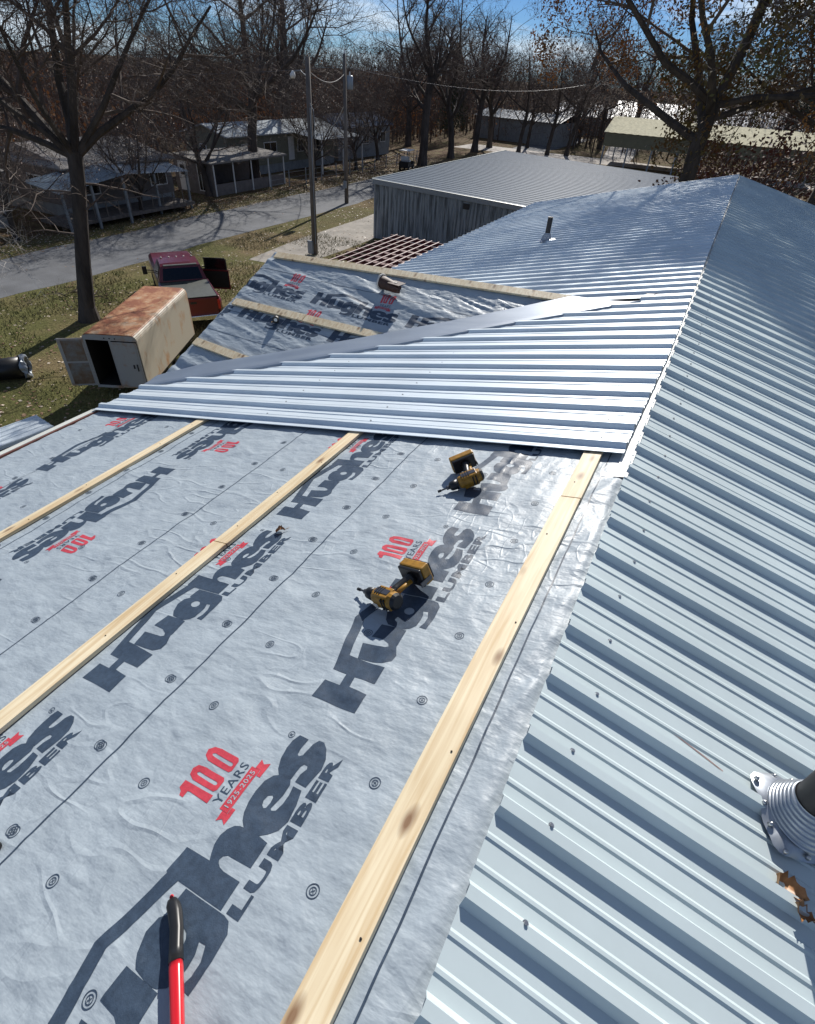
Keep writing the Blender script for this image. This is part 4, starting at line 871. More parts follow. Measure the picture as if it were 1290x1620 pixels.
# two large leafy oaks just beyond the end of the roof
LG = 'leafy oaks beyond the roof'
make_tree(77, 18.0, .30, 'forked oak with orange brown leaves beyond the far end of the roof ridge', (-1.75, 22.5, 0), LG, lean=(.01, 0), maxlev=5, fork=.47, nch=(5, 6), leaf=('leafo', 8, .05, .15, .55), limbs=7, name='leafy_tree', rmin=.008, tmin=.86)
make_tree(78, 20.0, .55, 'massive dark oak with olive leaves at the right edge of the view', (2.05, 21.0, 0), LG, lean=(-.01, 0), maxlev=5, fork=.58, nch=(5, 6), leaf=('leafg', 9, .055, .16, .75), limbs=9, name='leafy_tree', rmin=.008, tmin=.86)
make_tree(79, 17.0, .34, 'dense olive leaved oak filling the upper right corner', (5.0, 26.0, 0), LG, lean=(-.02, 0), maxlev=5, fork=.45, nch=(5, 6), leaf=('leafg', 10, .06, .18, .85), limbs=8, name='leafy_tree', rmin=.008, tmin=.86)
make_tree(80, 7.5, .14, 'low rust leaved tree under the big oak beyond the roof end', (1.2, 29.0, 0), LG, maxlev=4, fork=.3, nch=(5, 7), leaf=('leafr', 4, .08, .25, .9), limbs=8, name='leafy_tree')
make_tree(81, 5.0, .10, 'small rust leaved tree between the carport and the roof end', (-.6, 34.0, 0), LG, maxlev=4, fork=.3, nch=(5, 7), leaf=('leafr', 4, .08, .25, .9), limbs=8, name='leafy_tree')
# evergreens in the tree line
def cedar(loc, H, seed, label):
    rr = random.Random(seed); root = empty('evergreen_tree', loc, 0, label, 'tree', 'dark evergreens in the tree line')
    b = MB(); b.tube([(0, 0, -.1), (0, 0, H * .9)], [.18, .03], 'bark', 7); b.build('trunk', root)
    V = []; F = []
    for _ in range(9000):
        t = rr.random() ** .8; z = H * (.12 + .88 * t); R0 = H * .21 * (1 - t) ** .75 + .12; a = rr.uniform(0, 6.28); q = R0 * (rr.random() ** .35) * (1 + .22 * math.sin(5 * a + z * 1.3))
        c = Vector((math.cos(a) * q, math.sin(a) * q, z)); s = rr.uniform(.08, .20); v1 = Vector((rr.gauss(0, 1), rr.gauss(0, 1), rr.gauss(0, 1))).normalized(); v2 = v1.orthogonal().normalized(); n = len(V)
        V += [c - v1 * s, c - v2 * s * .4, c + v1 * s, c + v2 * s * .4]; F.append((n, n + 1, n + 2, n + 3))
    me = bpy.data.meshes.new('crown'); me.from_pydata([tuple(v) for v in V], [], F); me.materials.append(M['pine']); o = bpy.data.objects.new('crown', me); COL.objects.link(o); o.parent = root
    return root
ev = cedar((-44.0, 98.0, 0), 12.0, 1, 'dark evergreen behind the blue roofed home')
for x, y, s, lab in ((13, 58, 1.3, 'dark evergreen nearest the camera beyond the right end of the carport'), (9.5, 72, 1.3, 'dark evergreen behind the massive oak'), (20, 66, 1.5, 'tallest dark evergreen at the far right'), (6.5, 112, 1.3, 'dark evergreen behind the right half of the carport'), (17, 84, 1.5, 'dark evergreen deep at the right behind the olive leaved oak')) or ((-62, 58, 1.0, 'dark evergreen above the mobile home, left of the street poles'), (-38, 108, 1.0, 'dark evergreen behind the verge trees'), (-30, 122, 1.1, 'dark evergreen above the grey shed row'), (-68, 46, .9, 'dark evergreen behind the shingled house'), (-53, 80, 1.0, 'dark evergreen just behind the two street poles'), (-22, 140, 1.1, 'dark evergreen above the pale drive'), (-8, 142, 1.2, 'dark evergreen behind the cream carport')):
    c = copy_tree(ev); c.location = (x, y, 0); c.scale = (s * 1.15, s * 1.15, s); c.rotation_euler = (0, 0, x); c['label'] = lab

# the wooded backdrop: far thicket
V = []; F = []; MI = []
rw = random.Random(8)
for _ in range(2600):
    a = rw.uniform(R(-92), R(28)); d = rw.uniform(95, 190); x, y = math.sin(a) * d, math.cos(a) * d; 
    if x > -45 and x < 20 and y < 105: continue
    H = rw.uniform(6, 12.5) * (.85 + d / 500) * (.62 if a < R(-42) else .9); r_ = rw.uniform(.06, .16); n = len(V); lx, ly = rw.gauss(0, .5), rw.gauss(0, .5)
    V += [(x - r_, y, 0), (x + r_, y, 0), (x, y + r_ * 2, 0), (x + lx, y + ly, H)]; F += [(n, n + 1, n + 3), (n + 1, n + 2, n + 3), (n + 2, n, n + 3)]; MI += [0] * 3
    for k in range(80):
        t = rw.uniform(.15, 1.0); z = H * t; q = (1.9 * (1 - abs(t - .55)) + .5); c = Vector((x + lx * t + rw.gauss(0, q), y + ly * t + rw.gauss(0, q), z + rw.gauss(0, .5)))
        if c.z < .2: continue
        tw = k % 3 != 2; s = rw.uniform(.7, 1.7) if tw else rw.uniform(.07, .22)
        v1 = Vector((rw.gauss(0, 1), rw.gauss(0, 1), rw.gauss(.5, 1))).normalized(); v2 = v1.orthogonal().normalized() * (.022 if tw else .7); n = len(V)
        V += [c - v1 * s, c - v2 * s, c + v1 * s, c + v2 * s]; F.append((n, n + 1, n + 2, n + 3)); MI.append(0 if tw else rw.choice((1, 2, 2, 3, 0)))
me = bpy.data.meshes.new('woodland'); me.from_pydata([tuple(v) for v in V], [], F)
M['thicket'] = mat('brown_thicket', (0.115, 0.066, 0.038), 0.9, var=.5, vscale=.15)
M['thicket2'] = mat('dull_orange_thicket', (0.42, 0.19, 0.07), 0.9, var=.5, vscale=.2)
for m in ('twig', 'thicket', 'thicket2', 'pine'): me.materials.append(M[m])
me.polygons.foreach_set('material_index', MI); me.update(); o = bpy.data.objects.new('woodland', me); COL.objects.link(o)
tag(o, 'far brown winter woodland closing the view behind the houses', 'woodland', kind='stuff')
# understory nearer, behind the houses on the left
V = []; F = []; MI = []
for _ in range(1500):
    y = rw.uniform(0, 112); x = -47 - rw.random() * 48 - (6 if 40 < y < 80 else 0); H = rw.uniform(3.0, 7.6) * (1 + (-47 - x) / 400); n = len(V); r_ = rw.uniform(.04, .12); lx, ly = rw.gauss(0, .5), rw.gauss(0, .5)
    V += [(x - r_, y, 0), (x + r_, y, 0), (x, y + r_ * 2, 0), (x + lx, y + ly, H)]; F += [(n, n + 1, n + 3), (n + 1, n + 2, n + 3), (n + 2, n, n + 3)]; MI += [0] * 3
    for k in range(70):
        t = rw.uniform(.1, 1.0); z = H * t; q = (1.5 * (1 - abs(t - .5)) + .3); c = Vector((x + lx * t + rw.gauss(0, q), y + ly * t + rw.gauss(0, q), z + rw.gauss(0, .4)))
        if c.z < .2: continue
        tw = k % 2 == 0; s = rw.uniform(.5, 1.4) if tw else rw.uniform(.08, .22)
        v1 = Vector((rw.gauss(0, .7), rw.gauss(0, .7), rw.gauss(.9, 1))).normalized(); v2 = v1.orthogonal().normalized() * (.014 if tw else .7); n = len(V)
        V += [c - v1 * s, c - v2 * s, c + v1 * s, c + v2 * s]; F.append((n, n + 1, n + 2, n + 3)); MI.append(0 if tw else rw.choice((1, 2, 2, 0)))
me = bpy.data.meshes.new('undergrowth'); me.from_pydata([tuple(v) for v in V], [], F)
for m in ('twig', 'thicket', 'thicket2'): me.materials.append(M[m])
me.polygons.foreach_set('material_index', MI); me.update(); o = bpy.data.objects.new('undergrowth', me); COL.objects.link(o)
tag(o, 'tangle of bare brush and saplings behind the roadside houses', 'undergrowth', kind='stuff')

# ------------------------------------------------------------------ trailer
def local(o2, a):
    c, s = math.cos(a), math.sin(a); return None
tr = empty('cargo_trailer', (-14.5, 9.92, 0), math.atan2(.888, -.46), 'rusty cream enclosed cargo trailer with one rear door swung open, parked behind the truck', 'trailer')
LT, WT, Z0, Z1 = 4.6, 1.6, .42, 2.1        # x along the length (away), y to the left (width)
b = MB(); rr_ = .16
prof = [(0, Z0), (WT, Z0), (WT, Z1 - rr_)] + [(WT - rr_ + rr_ * math.cos(t), Z1 - rr_ + rr_ * math.sin(t)) for t in np.linspace(.2, 1.57, 5)] + [(rr_ + rr_ * math.cos(t), Z1 - rr_ + rr_ * math.sin(t)) for t in np.linspace(1.57, 3.0, 6)] + [(0, Z1 - rr_)]
sc = [(y, z) for y, z in prof]; n = len(sc)
# body side faces by material, the rear left open behind a frame
vs = [(x, y, z) for x in (0.0, LT) for (y, z) in sc]
def fm(i):
    y0, z0 = sc[i]; y1, z1 = sc[(i + 1) % n]
    return 'rustroof' if (z0 + z1) / 2 > Z1 - .05 and abs((y0 + y1) / 2 - WT / 2) < .72 else 'rustside'
for i in range(n):
    j = (i + 1) % n; b.add([vs[i], vs[j], vs[j + n], vs[i + n]], [(0, 1, 2, 3)], fm(i))
b.add(vs[n:], [tuple(range(n))], 'rustside')
o = b.build('body', tr); o.data.flip_normals(); md = o.modifiers.new('t', 'SOLIDIFY'); md.thickness = .03; md.offset = -1
b = MB()
for x in (1.35, 2.75): 
    b.tube([(x, y, z) for y, z in [(p[0], p[1]) for p in sc if p[1] > Z1 - .45 and p[0] < WT * .6][::-1]], .012, 'rustroof', 6)
b.build('roof_seam', tr)
b = MB(); b.box((-.02, .78, Z0), (0, .84, Z1 - .16), 'rustend'); b.box((-.02, 1.54, Z0), (0, WT, Z1 - .16), 'rustend'); b.prism([(y, z) for y, z in sc if z > Z1 - .2] , -.02, 0, 'rustend', axis='x'); b.box((-.02, .78, Z0 - .05), (0, WT, Z0 + .03), 'rustend'); b.build('rear_frame', tr)
b = MB(); b.box((-.035, .0, Z0 + .02), (-.022, .78, Z1 - .19), 'rustend'); dr = b.build('door', tr, bevel=.004)
b = MB(); b.box((-.06, .12, 1.0), (-.036, .15, 1.22), 'pipe'); b.box((-.06, .22, 1.08), (-.036, .26, 1.2), 'pipe'); b.box((-.05, .05, Z0 + .1), (-.036, .07, Z1 - .25), 'rustend'); b.build('latch', dr)
dd = MB(); dd.box((-.02, 0, Z0 + .02), (.015, .74, Z1 - .12), 'rustend'); dd.box((-.032, .05, Z0 + .08), (-.021, .64, 1.2), 'rustpanel'); dd.box((-.032, .05, 1.26), (-.021, .64, Z1 - .18), 'rustpanel')
do = dd.build('door', tr, bevel=.004, label='open rear door with rust brown inner panels'); do.location = (-.01, WT, 0); do.rotation_euler = (0, 0, R(12))
b = MB(); b.box((LT - .06, .04, Z0 + .04), (LT - .04, WT - .04, Z1 - .1), 'interior'); b.box((.02, WT - .045, Z0 + .04), (LT - .07, WT - .035, Z1 - .2), 'interior'); b.box((.02, .035, Z0 + .04), (LT - .07, .045, Z1 - .2), 'interior'); b.box((.02, .1, Z1 - .055), (LT - .07, WT - .1, Z1 - .04), 'interior'); b.build('shade_lining', tr)  # near-black sheets added to paint the shade inside the open trailer
b = MB(); b.box((.02, .04, Z0 + .01), (LT - .05, WT - .04, Z0 + .03), 'interior'); b.build('floor', tr)
b = MB(); b.box((.4, .03, .30), (LT, WT - .03, .40), 'pipe'); b.box((LT, .7, .34), (LT + 1.1, .9, .42), 'pipe'); b.build('chassis', tr)
def wheel(parent, x, y, r, wd=.2):
    b = MB(); b.tube([(x, y - wd / 2, r), (x, y - wd / 2 + .03, r), (x, y + wd / 2 - .03, r), (x, y + wd / 2, r)], [r * .92, r, r, r * .92], 'tyre', 24); wo = b.build('wheel', parent)
    b = MB(); b.tube([(x, y - wd / 2 - .004, r), (x, y + wd / 2 + .004, r)], r * .55, 'chrome', 16); b.build('rim', wo)
for x in (2.0, 2.8):
    for y in (.14, WT + .10): wheel(tr, x, y, .33, .18)
b = MB(); b.box((1.6, WT + .002, .68), (3.2, WT + .20, .72), 'rustside'); b.build('fender', tr)
b = MB()
for y in (.62, .78, .94): b.tube([(-.03, y, Z1 - .09), (-.021, y, Z1 - .09)], .022, 'pipe', 10)
b.build('marker_light', tr)

# ------------------------------------------------------------------ pickup
TF = Vector((-.81, .585, 0)).normalized()
tk = empty('pickup_truck', (-17.43, 14.98, 0), math.atan2(TF.y, TF.x), 'burgundy pickup truck with roof marker lights and open right door ahead of the trailer', 'truck')
def sect(x, hw, z0, z1, tum=.06, rad=.10):
    """half-rounded cross-section at x"""
    return [(x, -hw, z0), (x, -hw - .02, (z0 + z1) / 2), (x, -hw + tum * .3, z1 - rad), (x, -hw + tum + rad * .7, z1), (x, hw - tum - rad * .7, z1), (x, hw - tum * .3, z1 - rad), (x, hw + .02, (z0 + z1) / 2), (x, hw, z0)]
def loft(b, secs, m, caps=True):
    n = len(secs[0]); vs = [p for s in secs for p in s]
    fs = [(i * n + k, i * n + k + 1, (i + 1) * n + k + 1, (i + 1) * n + k) for i in range(len(secs) - 1) for k in range(n - 1)]
    if caps: fs += [tuple(range(n))[::-1], tuple(range((len(secs) - 1) * n, len(secs) * n))]
    b.add(vs, fs, m)
b = MB(); loft(b, [sect(2.22, 1.0, .55, 1.38), sect(4.1, 1.0, .55, 1.36), sect(4.35, .99, .55, 1.46), sect(5.6, .98, .55, 1.50), sect(6.75, .95, .55, 1.42), sect(7.0, .88, .6, 1.15)], 'burgundy')
o = b.build('body', tk, smooth=True); o.data.set_sharp_from_angle(angle=R(40))
b = MB()
b.box((.0, -1.02, .62), (2.2, -.93, 1.36), 'burgundy'); b.box((.0, .93, .62), (2.2, 1.02, 1.36), 'burgundy'); b.box((2.12, -.93, .62), (2.2, .93, 1.36), 'burgundy'); b.box((.05, -.93, .70), (2.12, .93, .78), 'interior')
b.build('cargo_bed', tk, bevel=.03)
b = MB(); b.box((-.05, -.92, .66), (.045, .92, 1.34), 'burgundy'); tg = b.build('tailgate', tk, bevel=.02)
b = MB(); b.box((-.07, -.12, 1.14), (-.052, .12, 1.22), 'toolblack'); b.build('handle', tg)
b = MB(); b.box((-.02, -.95, 1.362), (2.16, .95, 1.39), 'tonneau'); b.build('bed_cover', tk, bevel=.01)
b = MB(); b.box((-.03, -.985, 1.355), (2.18, -.945, 1.405), 'burgundy'); b.box((-.03, .945, 1.355), (2.18, .985, 1.405), 'burgundy'); b.build('bed_rail', tk, bevel=.006)
# dually fenders
for s in (-1, 1):
    b = MB(); loft(b, [[(x, s * 1.0, .62), (x, s * (1.02 + .20 * k), .62), (x, s * (1.0 + .20 * k), .98 + .08 * k), (x, s * 1.0, 1.02 + .14 * k)] for x, k in ((.35, .15), (.6, .85), (1.2, 1.0), (1.6, .85), (1.85, .15))], 'burgundy'); o = b.build('fender', tk, smooth=True)
# cab
cabp = [(2.24, 1.36), (2.42, 1.93), (2.60, 2.0), (3.45, 2.0), (3.60, 1.94), (4.22, 1.38)]
b = MB(); vs = []
def hwz(z): return .97 - (z - 1.36) * .32
loft(b, [[(x, -hwz(z), z) , (x, -hwz(z) * .5, z + (.03 if z > 1.9 else 0)), (x, hwz(z) * .5, z + (.03 if z > 1.9 else 0)), (x, hwz(z), z)] for x, z in cabp], 'burgundy', caps=False)
n = len(cabp)
for s in (-1, 1): b.add([(x, s * hwz(z), z) for x, z in cabp], [tuple(range(n))], 'burgundy')
o = b.build('cab', tk)
def pane(name, pts, off):
    b = MB(); b.quad([tuple(Vector(p) + Vector(off)) for p in pts], 'glass'); g = b.build(name, tk); md = g.modifiers.new('t', 'SOLIDIFY'); md.thickness = .006; return g
pane('rear_window', [(2.262, -.80, 1.42), (2.262, .80, 1.42), (2.395, .70, 1.86), (2.395, -.70, 1.86)], (-.012, 0, .0))
pane('windshield', [(4.16, -.84, 1.42), (4.16, .84, 1.42), (3.66, .74, 1.88), (3.66, -.74, 1.88)], (.012, 0, .008))
for s in (-1, 1): pane('side_window', [(2.55, s * .955, 1.43), (3.95, s * .955, 1.43), (3.55, s * .81, 1.88), (2.62, s * .81, 1.88)], (0, s * .012, 0))
b = MB(); b.box((2.36, -.66, 1.945), (2.52, .66, 1.985), 'tonneau'); b.build('roof_spoiler', tk, bevel=.008)
for y in (-.62, -.3, 0, .3, .62):
    b = MB(); b.tube([(3.42, y, 2.02), (3.42, y, 2.05), (3.42, y, 2.065)], [.045, .04, .015], 'canvas', 10); b.build('roof_light', tk, smooth=True)
b = MB(); b.box((-.17, -.98, .50), (-.055, .98, .70), 'chrome'); b.box((6.98, -.95, .45), (7.12, .95, .72), 'chrome'); b.build('bumper', tk, bevel=.03)
for s in (-1, 1):
    b = MB(); b.box((-.035, s * .97 - .055, .86), (.02, s * .97 + .055, 1.24), 'taillight'); b.build('taillight', tk, bevel=.012)
    b = MB(); b.box((6.95, s * .72 - .16, .95), (7.03, s * .72 + .16, 1.15), 'white'); b.build('headlight', tk, bevel=.02)
    b = MB(); b.tube([(3.75, s * .98, 1.45), (3.72, s * 1.28, 1.50)], .022, 'toolblack', 8); b.tube([(3.75, s * .98, 1.38), (3.72, s * 1.28, 1.42)], .018, 'toolblack', 8); b.box((3.66, s * 1.28 - .09 + s * .07, 1.34), (3.74, s * 1.28 + .09 + s * .07, 1.66), 'toolblack')
    b.build('mirror', tk, bevel=.008)
    for x in (1.1, 5.8): wheel(tk, x, s * .88, .40, .26)
b = MB(); b.box((-1.15, -.03, .55), (0, .03, 1.38), 'burgundy'); b.box((-1.12, -.034, .62), (-.03, -.031, 1.33), 'interior'); b.box((-1.12, .031, .62), (-.03, .034, 1.33), 'interior')
for z0, z1 in ((1.38, 1.42), (1.84, 1.88)): b.box((-1.1 + (z0 > 1.5) * .05, -.02, z0), (-.1, .02, z1), 'interior')
b.box((-1.1, -.02, 1.42), (-1.05, .02, 1.84), 'interior'); b.box((-.2, -.02, 1.42), (-.12, .02, 1.84), 'interior')
do = b.build('door', tk, bevel=.012, label='open right hand door seen from inside'); do.location = (3.72, -1.02, 0); do.rotation_euler = (0, 0, R(66))
b = MB(); b.box((-1.05, -.004, 1.42), (-.2, .004, 1.84), 'glass'); wn = b.build('window', do)

# ------------------------------------------------------------------ open roof frame (pale battens on red brown rafters)
rf = empty('roof_frame', (-11.4, 20.5, 0), 0, 'open roof frame of pale battens on red brown rafters beside the metal shed', 'roof frame')
b = MB(); 
for y in np.linspace(-3.0, 3.0, 9): b = MB(); b.box((-1.9, y - .02, 2.72), (1.5, y + .02, 2.86), 'rafter'); b.build('rafter', rf)
for x in np.linspace(-1.62, 1.22, 9): b = MB(); b.box((x - .025, -3.15, 2.864), (x + .025, 3.12, 2.89), 'batten'); b.build('batten', rf)
for x in (-1.8, 1.4):
    for y in (-2.9, 2.9): b = MB(); b.box((x - .05, y - .05, 0), (x + .05, y + .05, 2.716), 'rafter'); b.build('post', rf)
b = MB(); b.box((-1.8, -3.0, .3), (1.4, 3.0, 2.3), 'rafter'); b.build('underframe_block', rf, label='dark red brown block under the frame')  # one solid red brown block fills the space under the frame

# ------------------------------------------------------------------ metal shed
sh = empty('metal_shed', (-20.08, 33.41, 0), 0, 'low metal shed with streaked grey blue walls and ribbed dark roof', 'shed')
def shedp(a, c, z): return (a, c, z)
L1, W1 = 24.3, 16.0
def zroof(x): return 3.37 - x * .0245
b = MB(); prof = []; x = 0
M['shedwall'] = mat('streaked_shed_wall', (0.30, 0.335, 0.36), 0.55, 0.15, col2=(0.10, 0.115, 0.125), vscale=3.2, stretch=(2.4, 2.4, .16), vr=(.40, .56))
vs = []; xs = []
while x < W1:
    xs += [(x, 0), (x + .03, -.022), (x + .07, -.022), (x + .10, 0)]; x += .305
n = len(xs); vs = [(a, c, 0) for a, c in xs] + [(a, c, zroof(a) - .12) for a, c in xs]; b.add(vs, [(i, i + 1, n + i + 1, n + i) for i in range(n - 1)], 'shedwall')
b.add([(0, 0, 0), (0, L1, 0), (0, L1, 3.2), (0, 0, 3.25)], [(0, 1, 2, 3)], 'shedwall'); b.add([(W1, 0, 0), (W1, L1, 0), (W1, L1, 2.8), (W1, 0, 2.8)], [(3, 2, 1, 0)], 'shedwall'); b.add([(0, L1, 0), (W1, L1, 0), (W1, L1, 2.8), (0, L1, 3.2)], [(3, 2, 1, 0)], 'shedwall')
b.build('wall', sh)
b = MB(); y = -.08; pr = []
while y < L1:
    pr += [(y, 0), (y + .02, .022), (y + .06, .022), (y + .08, 0), (y + .30, 0), (y + .315, .006), (y + .345, .006), (y + .36, 0)]; y += .61
xx = np.linspace(-.1, W1 + .1, 12); n = len(pr); vs = [(x, yy, zroof(x) + h) for x in xx for yy, h in pr]; b.add(vs, [(i * n + j, (i + 1) * n + j, (i + 1) * n + j + 1, i * n + j + 1) for i in range(len(xx) - 1) for j in range(n - 1)], 'shed_roof'); b.build('roof', sh)
b = MB(); b.box((-.14, -.12, 3.14), (-.105, L1 + .1, 3.42), 'cream'); b.add([(-.1, -.12, 3.38), (-.1, -.12, 3.12), (W1, -.12, 2.72), (W1, -.12, 2.98)], [(0, 1, 2, 3)], 'galv'); b.add([(-.1, -.125, 3.39), (-.1, -.06, 3.40), (W1, -.06, 3.00), (W1, -.125, 2.99)], [(0, 1, 2, 3)], 'cream'); b.box((-.02, -.05, 0), (.09, -.028, 3.16), 'galv'); b.build('trim', sh)
b = MB(); b.box((6.15, -.06, 2.52), (6.55, -.03, 2.82), 'pipe'); b.build('wall_vent', sh)

# ------------------------------------------------------------------ poles and wires
p1 = empty('utility_pole', (-20.69, 27.62, 0), 0, 'grey utility pole with a lamp arm and meter box, nearer the small gable', 'utility pole')
b = MB(); b.tube([(0, 0, -.2), (.05, .0, 4.5), (.10, .05, 9.0)], [.17, .145, .115], 'woodpole', 12); b.build('post', p1, smooth=True)
b = MB(); b.box((-.32, -.28, .05), (.04, -.16, .75), 'galv'); b.build('meter_box', p1, bevel=.02)
b = MB(); b.tube([(.17, -.12, .6), (.2, -.12, 3.2), (.22, -.1, 7.0)], .025, 'galv', 6); b.tube([(.22, -.1, 7.2), (.42, -.1, 6.9), (.46, -.1, 6.2), (.30, -.12, 5.7), (.2, -.1, 5.9)], .014, 'galv', 6); b.build('conduit', p1)
b = MB(); b.tube([(.08, .0, 8.2), (-.25, -.1, 8.45), (-.6, -.2, 8.4)], .022, 'galv', 6); la = b.build('lamp_arm', p1); b = MB(); b.tube([(-.62, -.2, 8.42), (-.66, -.22, 8.25), (-.66, -.22, 8.12)], [.06, .14, .11], 'white', 12); b.build('lamp', la, smooth=True)
p2 = empty('utility_pole', (-27.75, 41.86, 0), 0, 'brown utility pole with a grey transformer can beside the road', 'utility pole')
b = MB(); b.tube([(0, 0, -.2), (0, 0, 9.4)], [.17, .11], 'woodpole', 12); b.build('post', p2, smooth=True)
b = MB(); b.tube([(.38, .1, 7.4), (.38, .1, 7.46), (.38, .1, 8.14), (.38, .1, 8.2)], [.20, .23, .23, .18], 'galv', 16); tf = b.build('transformer', p2, smooth=True); b = MB(); b.tube([(.38, .1, 8.2), (.38, .1, 8.42)], [.05, .03], 'white', 8); b.build('insulator', tf); b = MB(); b.tube([(0, 0, 9.4), (0, 0, 9.62)], [.05, .03], 'white', 8); b.build('insulator', p2)
b = MB(); b.box((-.1, -.3, 1.1), (.14, -.14, 1.6), 'galv'); b.build('meter_box', p2, bevel=.01)
def wire(a, c, sag, lab, r=.014, m='cable'):
    a, c = Vector(a), Vector(c); b = MB(); b.tube([a.lerp(c, t) - Vector((0, 0, 4 * sag * t * (1 - t))) for t in np.linspace(0, 1, 24)], r, m, 5, cap=False); return tag(b.build('overhead_cable'), lab, 'cable')
wire((-27.75, 41.86, 8.7), (-45, 3, 7.6), .8, 'thin overhead line running left from the transformer pole past the oak')
wire((-27.75, 41.86, 8.3), (-20.6, 27.66, 8.5), .5, 'overhead line between the two utility poles')
wire((-27.75, 41.86, 8.7), (-22, 90, 8.4), 1.0, 'overhead line running away from the transformer pole')
wire((-27.75, 41.86, 6.6), (-38.0, 52, 4.2), 1.1, 'pale slack service line from the transformer pole to the mobile home', .02, 'white')

# ------------------------------------------------------------------ houses
def windowpart(parent, x, y, z, wd, ht, axis, m='white', name='window'):
    b = MB()
    if axis == 'x':   # faces +x
        b.box((x, y - wd / 2, z), (x + .05, y + wd / 2, z + ht), m); wn = b.build(name, parent); b = MB(); b.box((x + .051, y - wd / 2 + .08, z + .08), (x + .06, y - .03, z + ht - .08), 'glass'); b.box((x + .051, y + .03, z + .08), (x + .06, y + wd / 2 - .08, z + ht - .08), 'glass'); b.build('pane', wn)
    else:             # faces -y
        b.box((x - wd / 2, y - .05, z), (x + wd / 2, y, z + ht), m); wn = b.build(name, parent); b = MB(); b.box((x - wd / 2 + .08, y - .06, z + .08), (x - .03, y - .051, z + ht - .08), 'glass'); b.box((x + .03, y - .06, z + .08), (x + wd / 2 - .08, y - .051, z + ht - .08), 'glass'); b.build('pane', wn)
    return wn
def gable_house(name, lab, cat, x0, x1, y0, y1, ze, zr, wallm, roofm, skirtm='skirt', over=.35, hip=0.0, skirt=.75):
    """ridge along y; x1 is the road side"""
    h = empty(name, ((x0 + x1) / 2, (y0 + y1) / 2, 0), 0, lab, cat); ox, oy = (x0 + x1) / 2, (y0 + y1) / 2
    a0, a1, c0, c1 = x0 - ox, x1 - ox, y0 - oy, y1 - oy
    b = MB(); b.prism([(a0, skirt), (a1, skirt), (a1, ze), (0, zr - .08), (a0, ze)], c0, c1, wallm)
    for z in np.arange(skirt + .15, ze, .2): b.box((a1, c0, z), (a1 + .012, c1, z + .02), wallm); b.box((a0, c0 - .012, z), (a1, c0, z + .02), wallm)
    b.build('wall', h)
    b = MB(); b.box((a0 + .05, c0 + .05, 0), (a1 - .05, c1 - .05, skirt), skirtm); b.build('skirting', h)
    b = MB(); sl_ = (zr - ze) / a1; ez = ze - over * sl_
    hx = hip
    vs = [(a1 + over, c0 - over, ez), (a1 + over, c1 + over, ez), (0, c1 + over - hx, zr), (0, c0 - over + hx, zr), (a0 - over, c0 - over, ez), (a0 - over, c1 + over, ez)]
    b.add(vs, [(0, 1, 2, 3), (3, 2, 5, 4)] + ([(1, 5, 2), (4, 0, 3)] if hip else []), roofm); o = b.build('roof', h); md = o.modifiers.new('t', 'SOLIDIFY'); md.thickness = .10; md.offset = -1
    return h, (ox, oy, a0, a1, c0, c1)
h1, q = gable_house('shingled_house', 'brown bungalow with grey shingle roof and pale skirting behind the oak', 'house', -45.2, -37.0, 24.2, 32.6, 3.0, 3.95, 'wallbrown', 'shingle', hip=1.6)
windowpart(h1, 4.1, 2.9, 1.3, 1.5, 1.1, 'x'); windowpart(h1, 4.1, -2.6, 1.3, 1.2, 1.1, 'x'); windowpart(h1, 1.0, -4.2, 1.3, 1.4, 1.0, 'y')
por = empty('porch', (-36.4, 27.6, 0), 0, 'blue grey and white tin porch roofs on posts in front of the brown bungalow', 'porch')
def tinroof(parent, quad, m, name):
    b = MB(); A_, B_, C_, D_ = [Vector(p) for p in quad]; n = 26; vs = []
    for i in range(n * 2 + 1):
        t = i / (n * 2); z = .035 if i % 2 else 0; vs += [A_.lerp(B_, t) + Vector((0, 0, z)), D_.lerp(C_, t) + Vector((0, 0, z))]
    b.add(vs, [(2 * i, 2 * i + 2, 2 * i + 3, 2 * i + 1) for i in range(n * 2)], m); o = b.build(name, parent); md = o.modifiers.new('t', 'SOLIDIFY'); md.thickness = .01; return o
tinroof(por, [(-.8, -1.3, 3.0), (-.8, -6.0, 2.45), (2.3, -6.0, 2.15), (2.3, -1.3, 2.7)], 'bluetin', 'tin_roof'); tinroof(por, [(-1.0, 4.7, 2.75), (-1.0, -1.0, 3.05), (1.6, -1.0, 2.6), (1.6, 4.7, 2.3)], 'whitetin', 'tin_roof')
for x, y, z in ((1.5, 4.4, 2.28), (1.5, 1.6, 2.40), (1.5, -.9, 2.5), (2.2, -1.5, 2.55), (2.2, -3.8, 2.35), (2.2, -5.8, 2.1)):
    b = MB(); b.box((x - .06, y - .06, 0), (x + .06, y + .06, z), 'skirt'); b.build('post', por)
b = MB(); b.box((-.6, -5.8, .3), (1.9, 4.4, .5), 'woodpole'); b.build('deck', por)
b = MB()
for y in np.arange(-5.6, 4.3, .9): b.box((1.85, y, .5), (1.9, y + .05, 1.3), 'woodpole')
b.box((1.84, -5.7, 1.3), (1.92, 1.0, 1.36), 'woodpole'); b.build('railing', por)
h0, q = gable_house('left_house', 'dark bungalow with brown shingles and pale blue skirting at the far left edge', 'house', -46.5, -38.4, 8.5, 21.0, 3.0, 4.0, 'wallbrown', 'shingle', hip=1.2, skirt=1.0)
h0.name = 'shingled_house'
for y in (-4.5, -1.0, 3.2): windowpart(h0, 4.05, y, 1.5, 1.3, 1.1, 'x')
b = MB(); b.box((4.1, -4.0, 0), (6.2, 2.0, .9), 'skirt'); b.build('porch_base', h0)
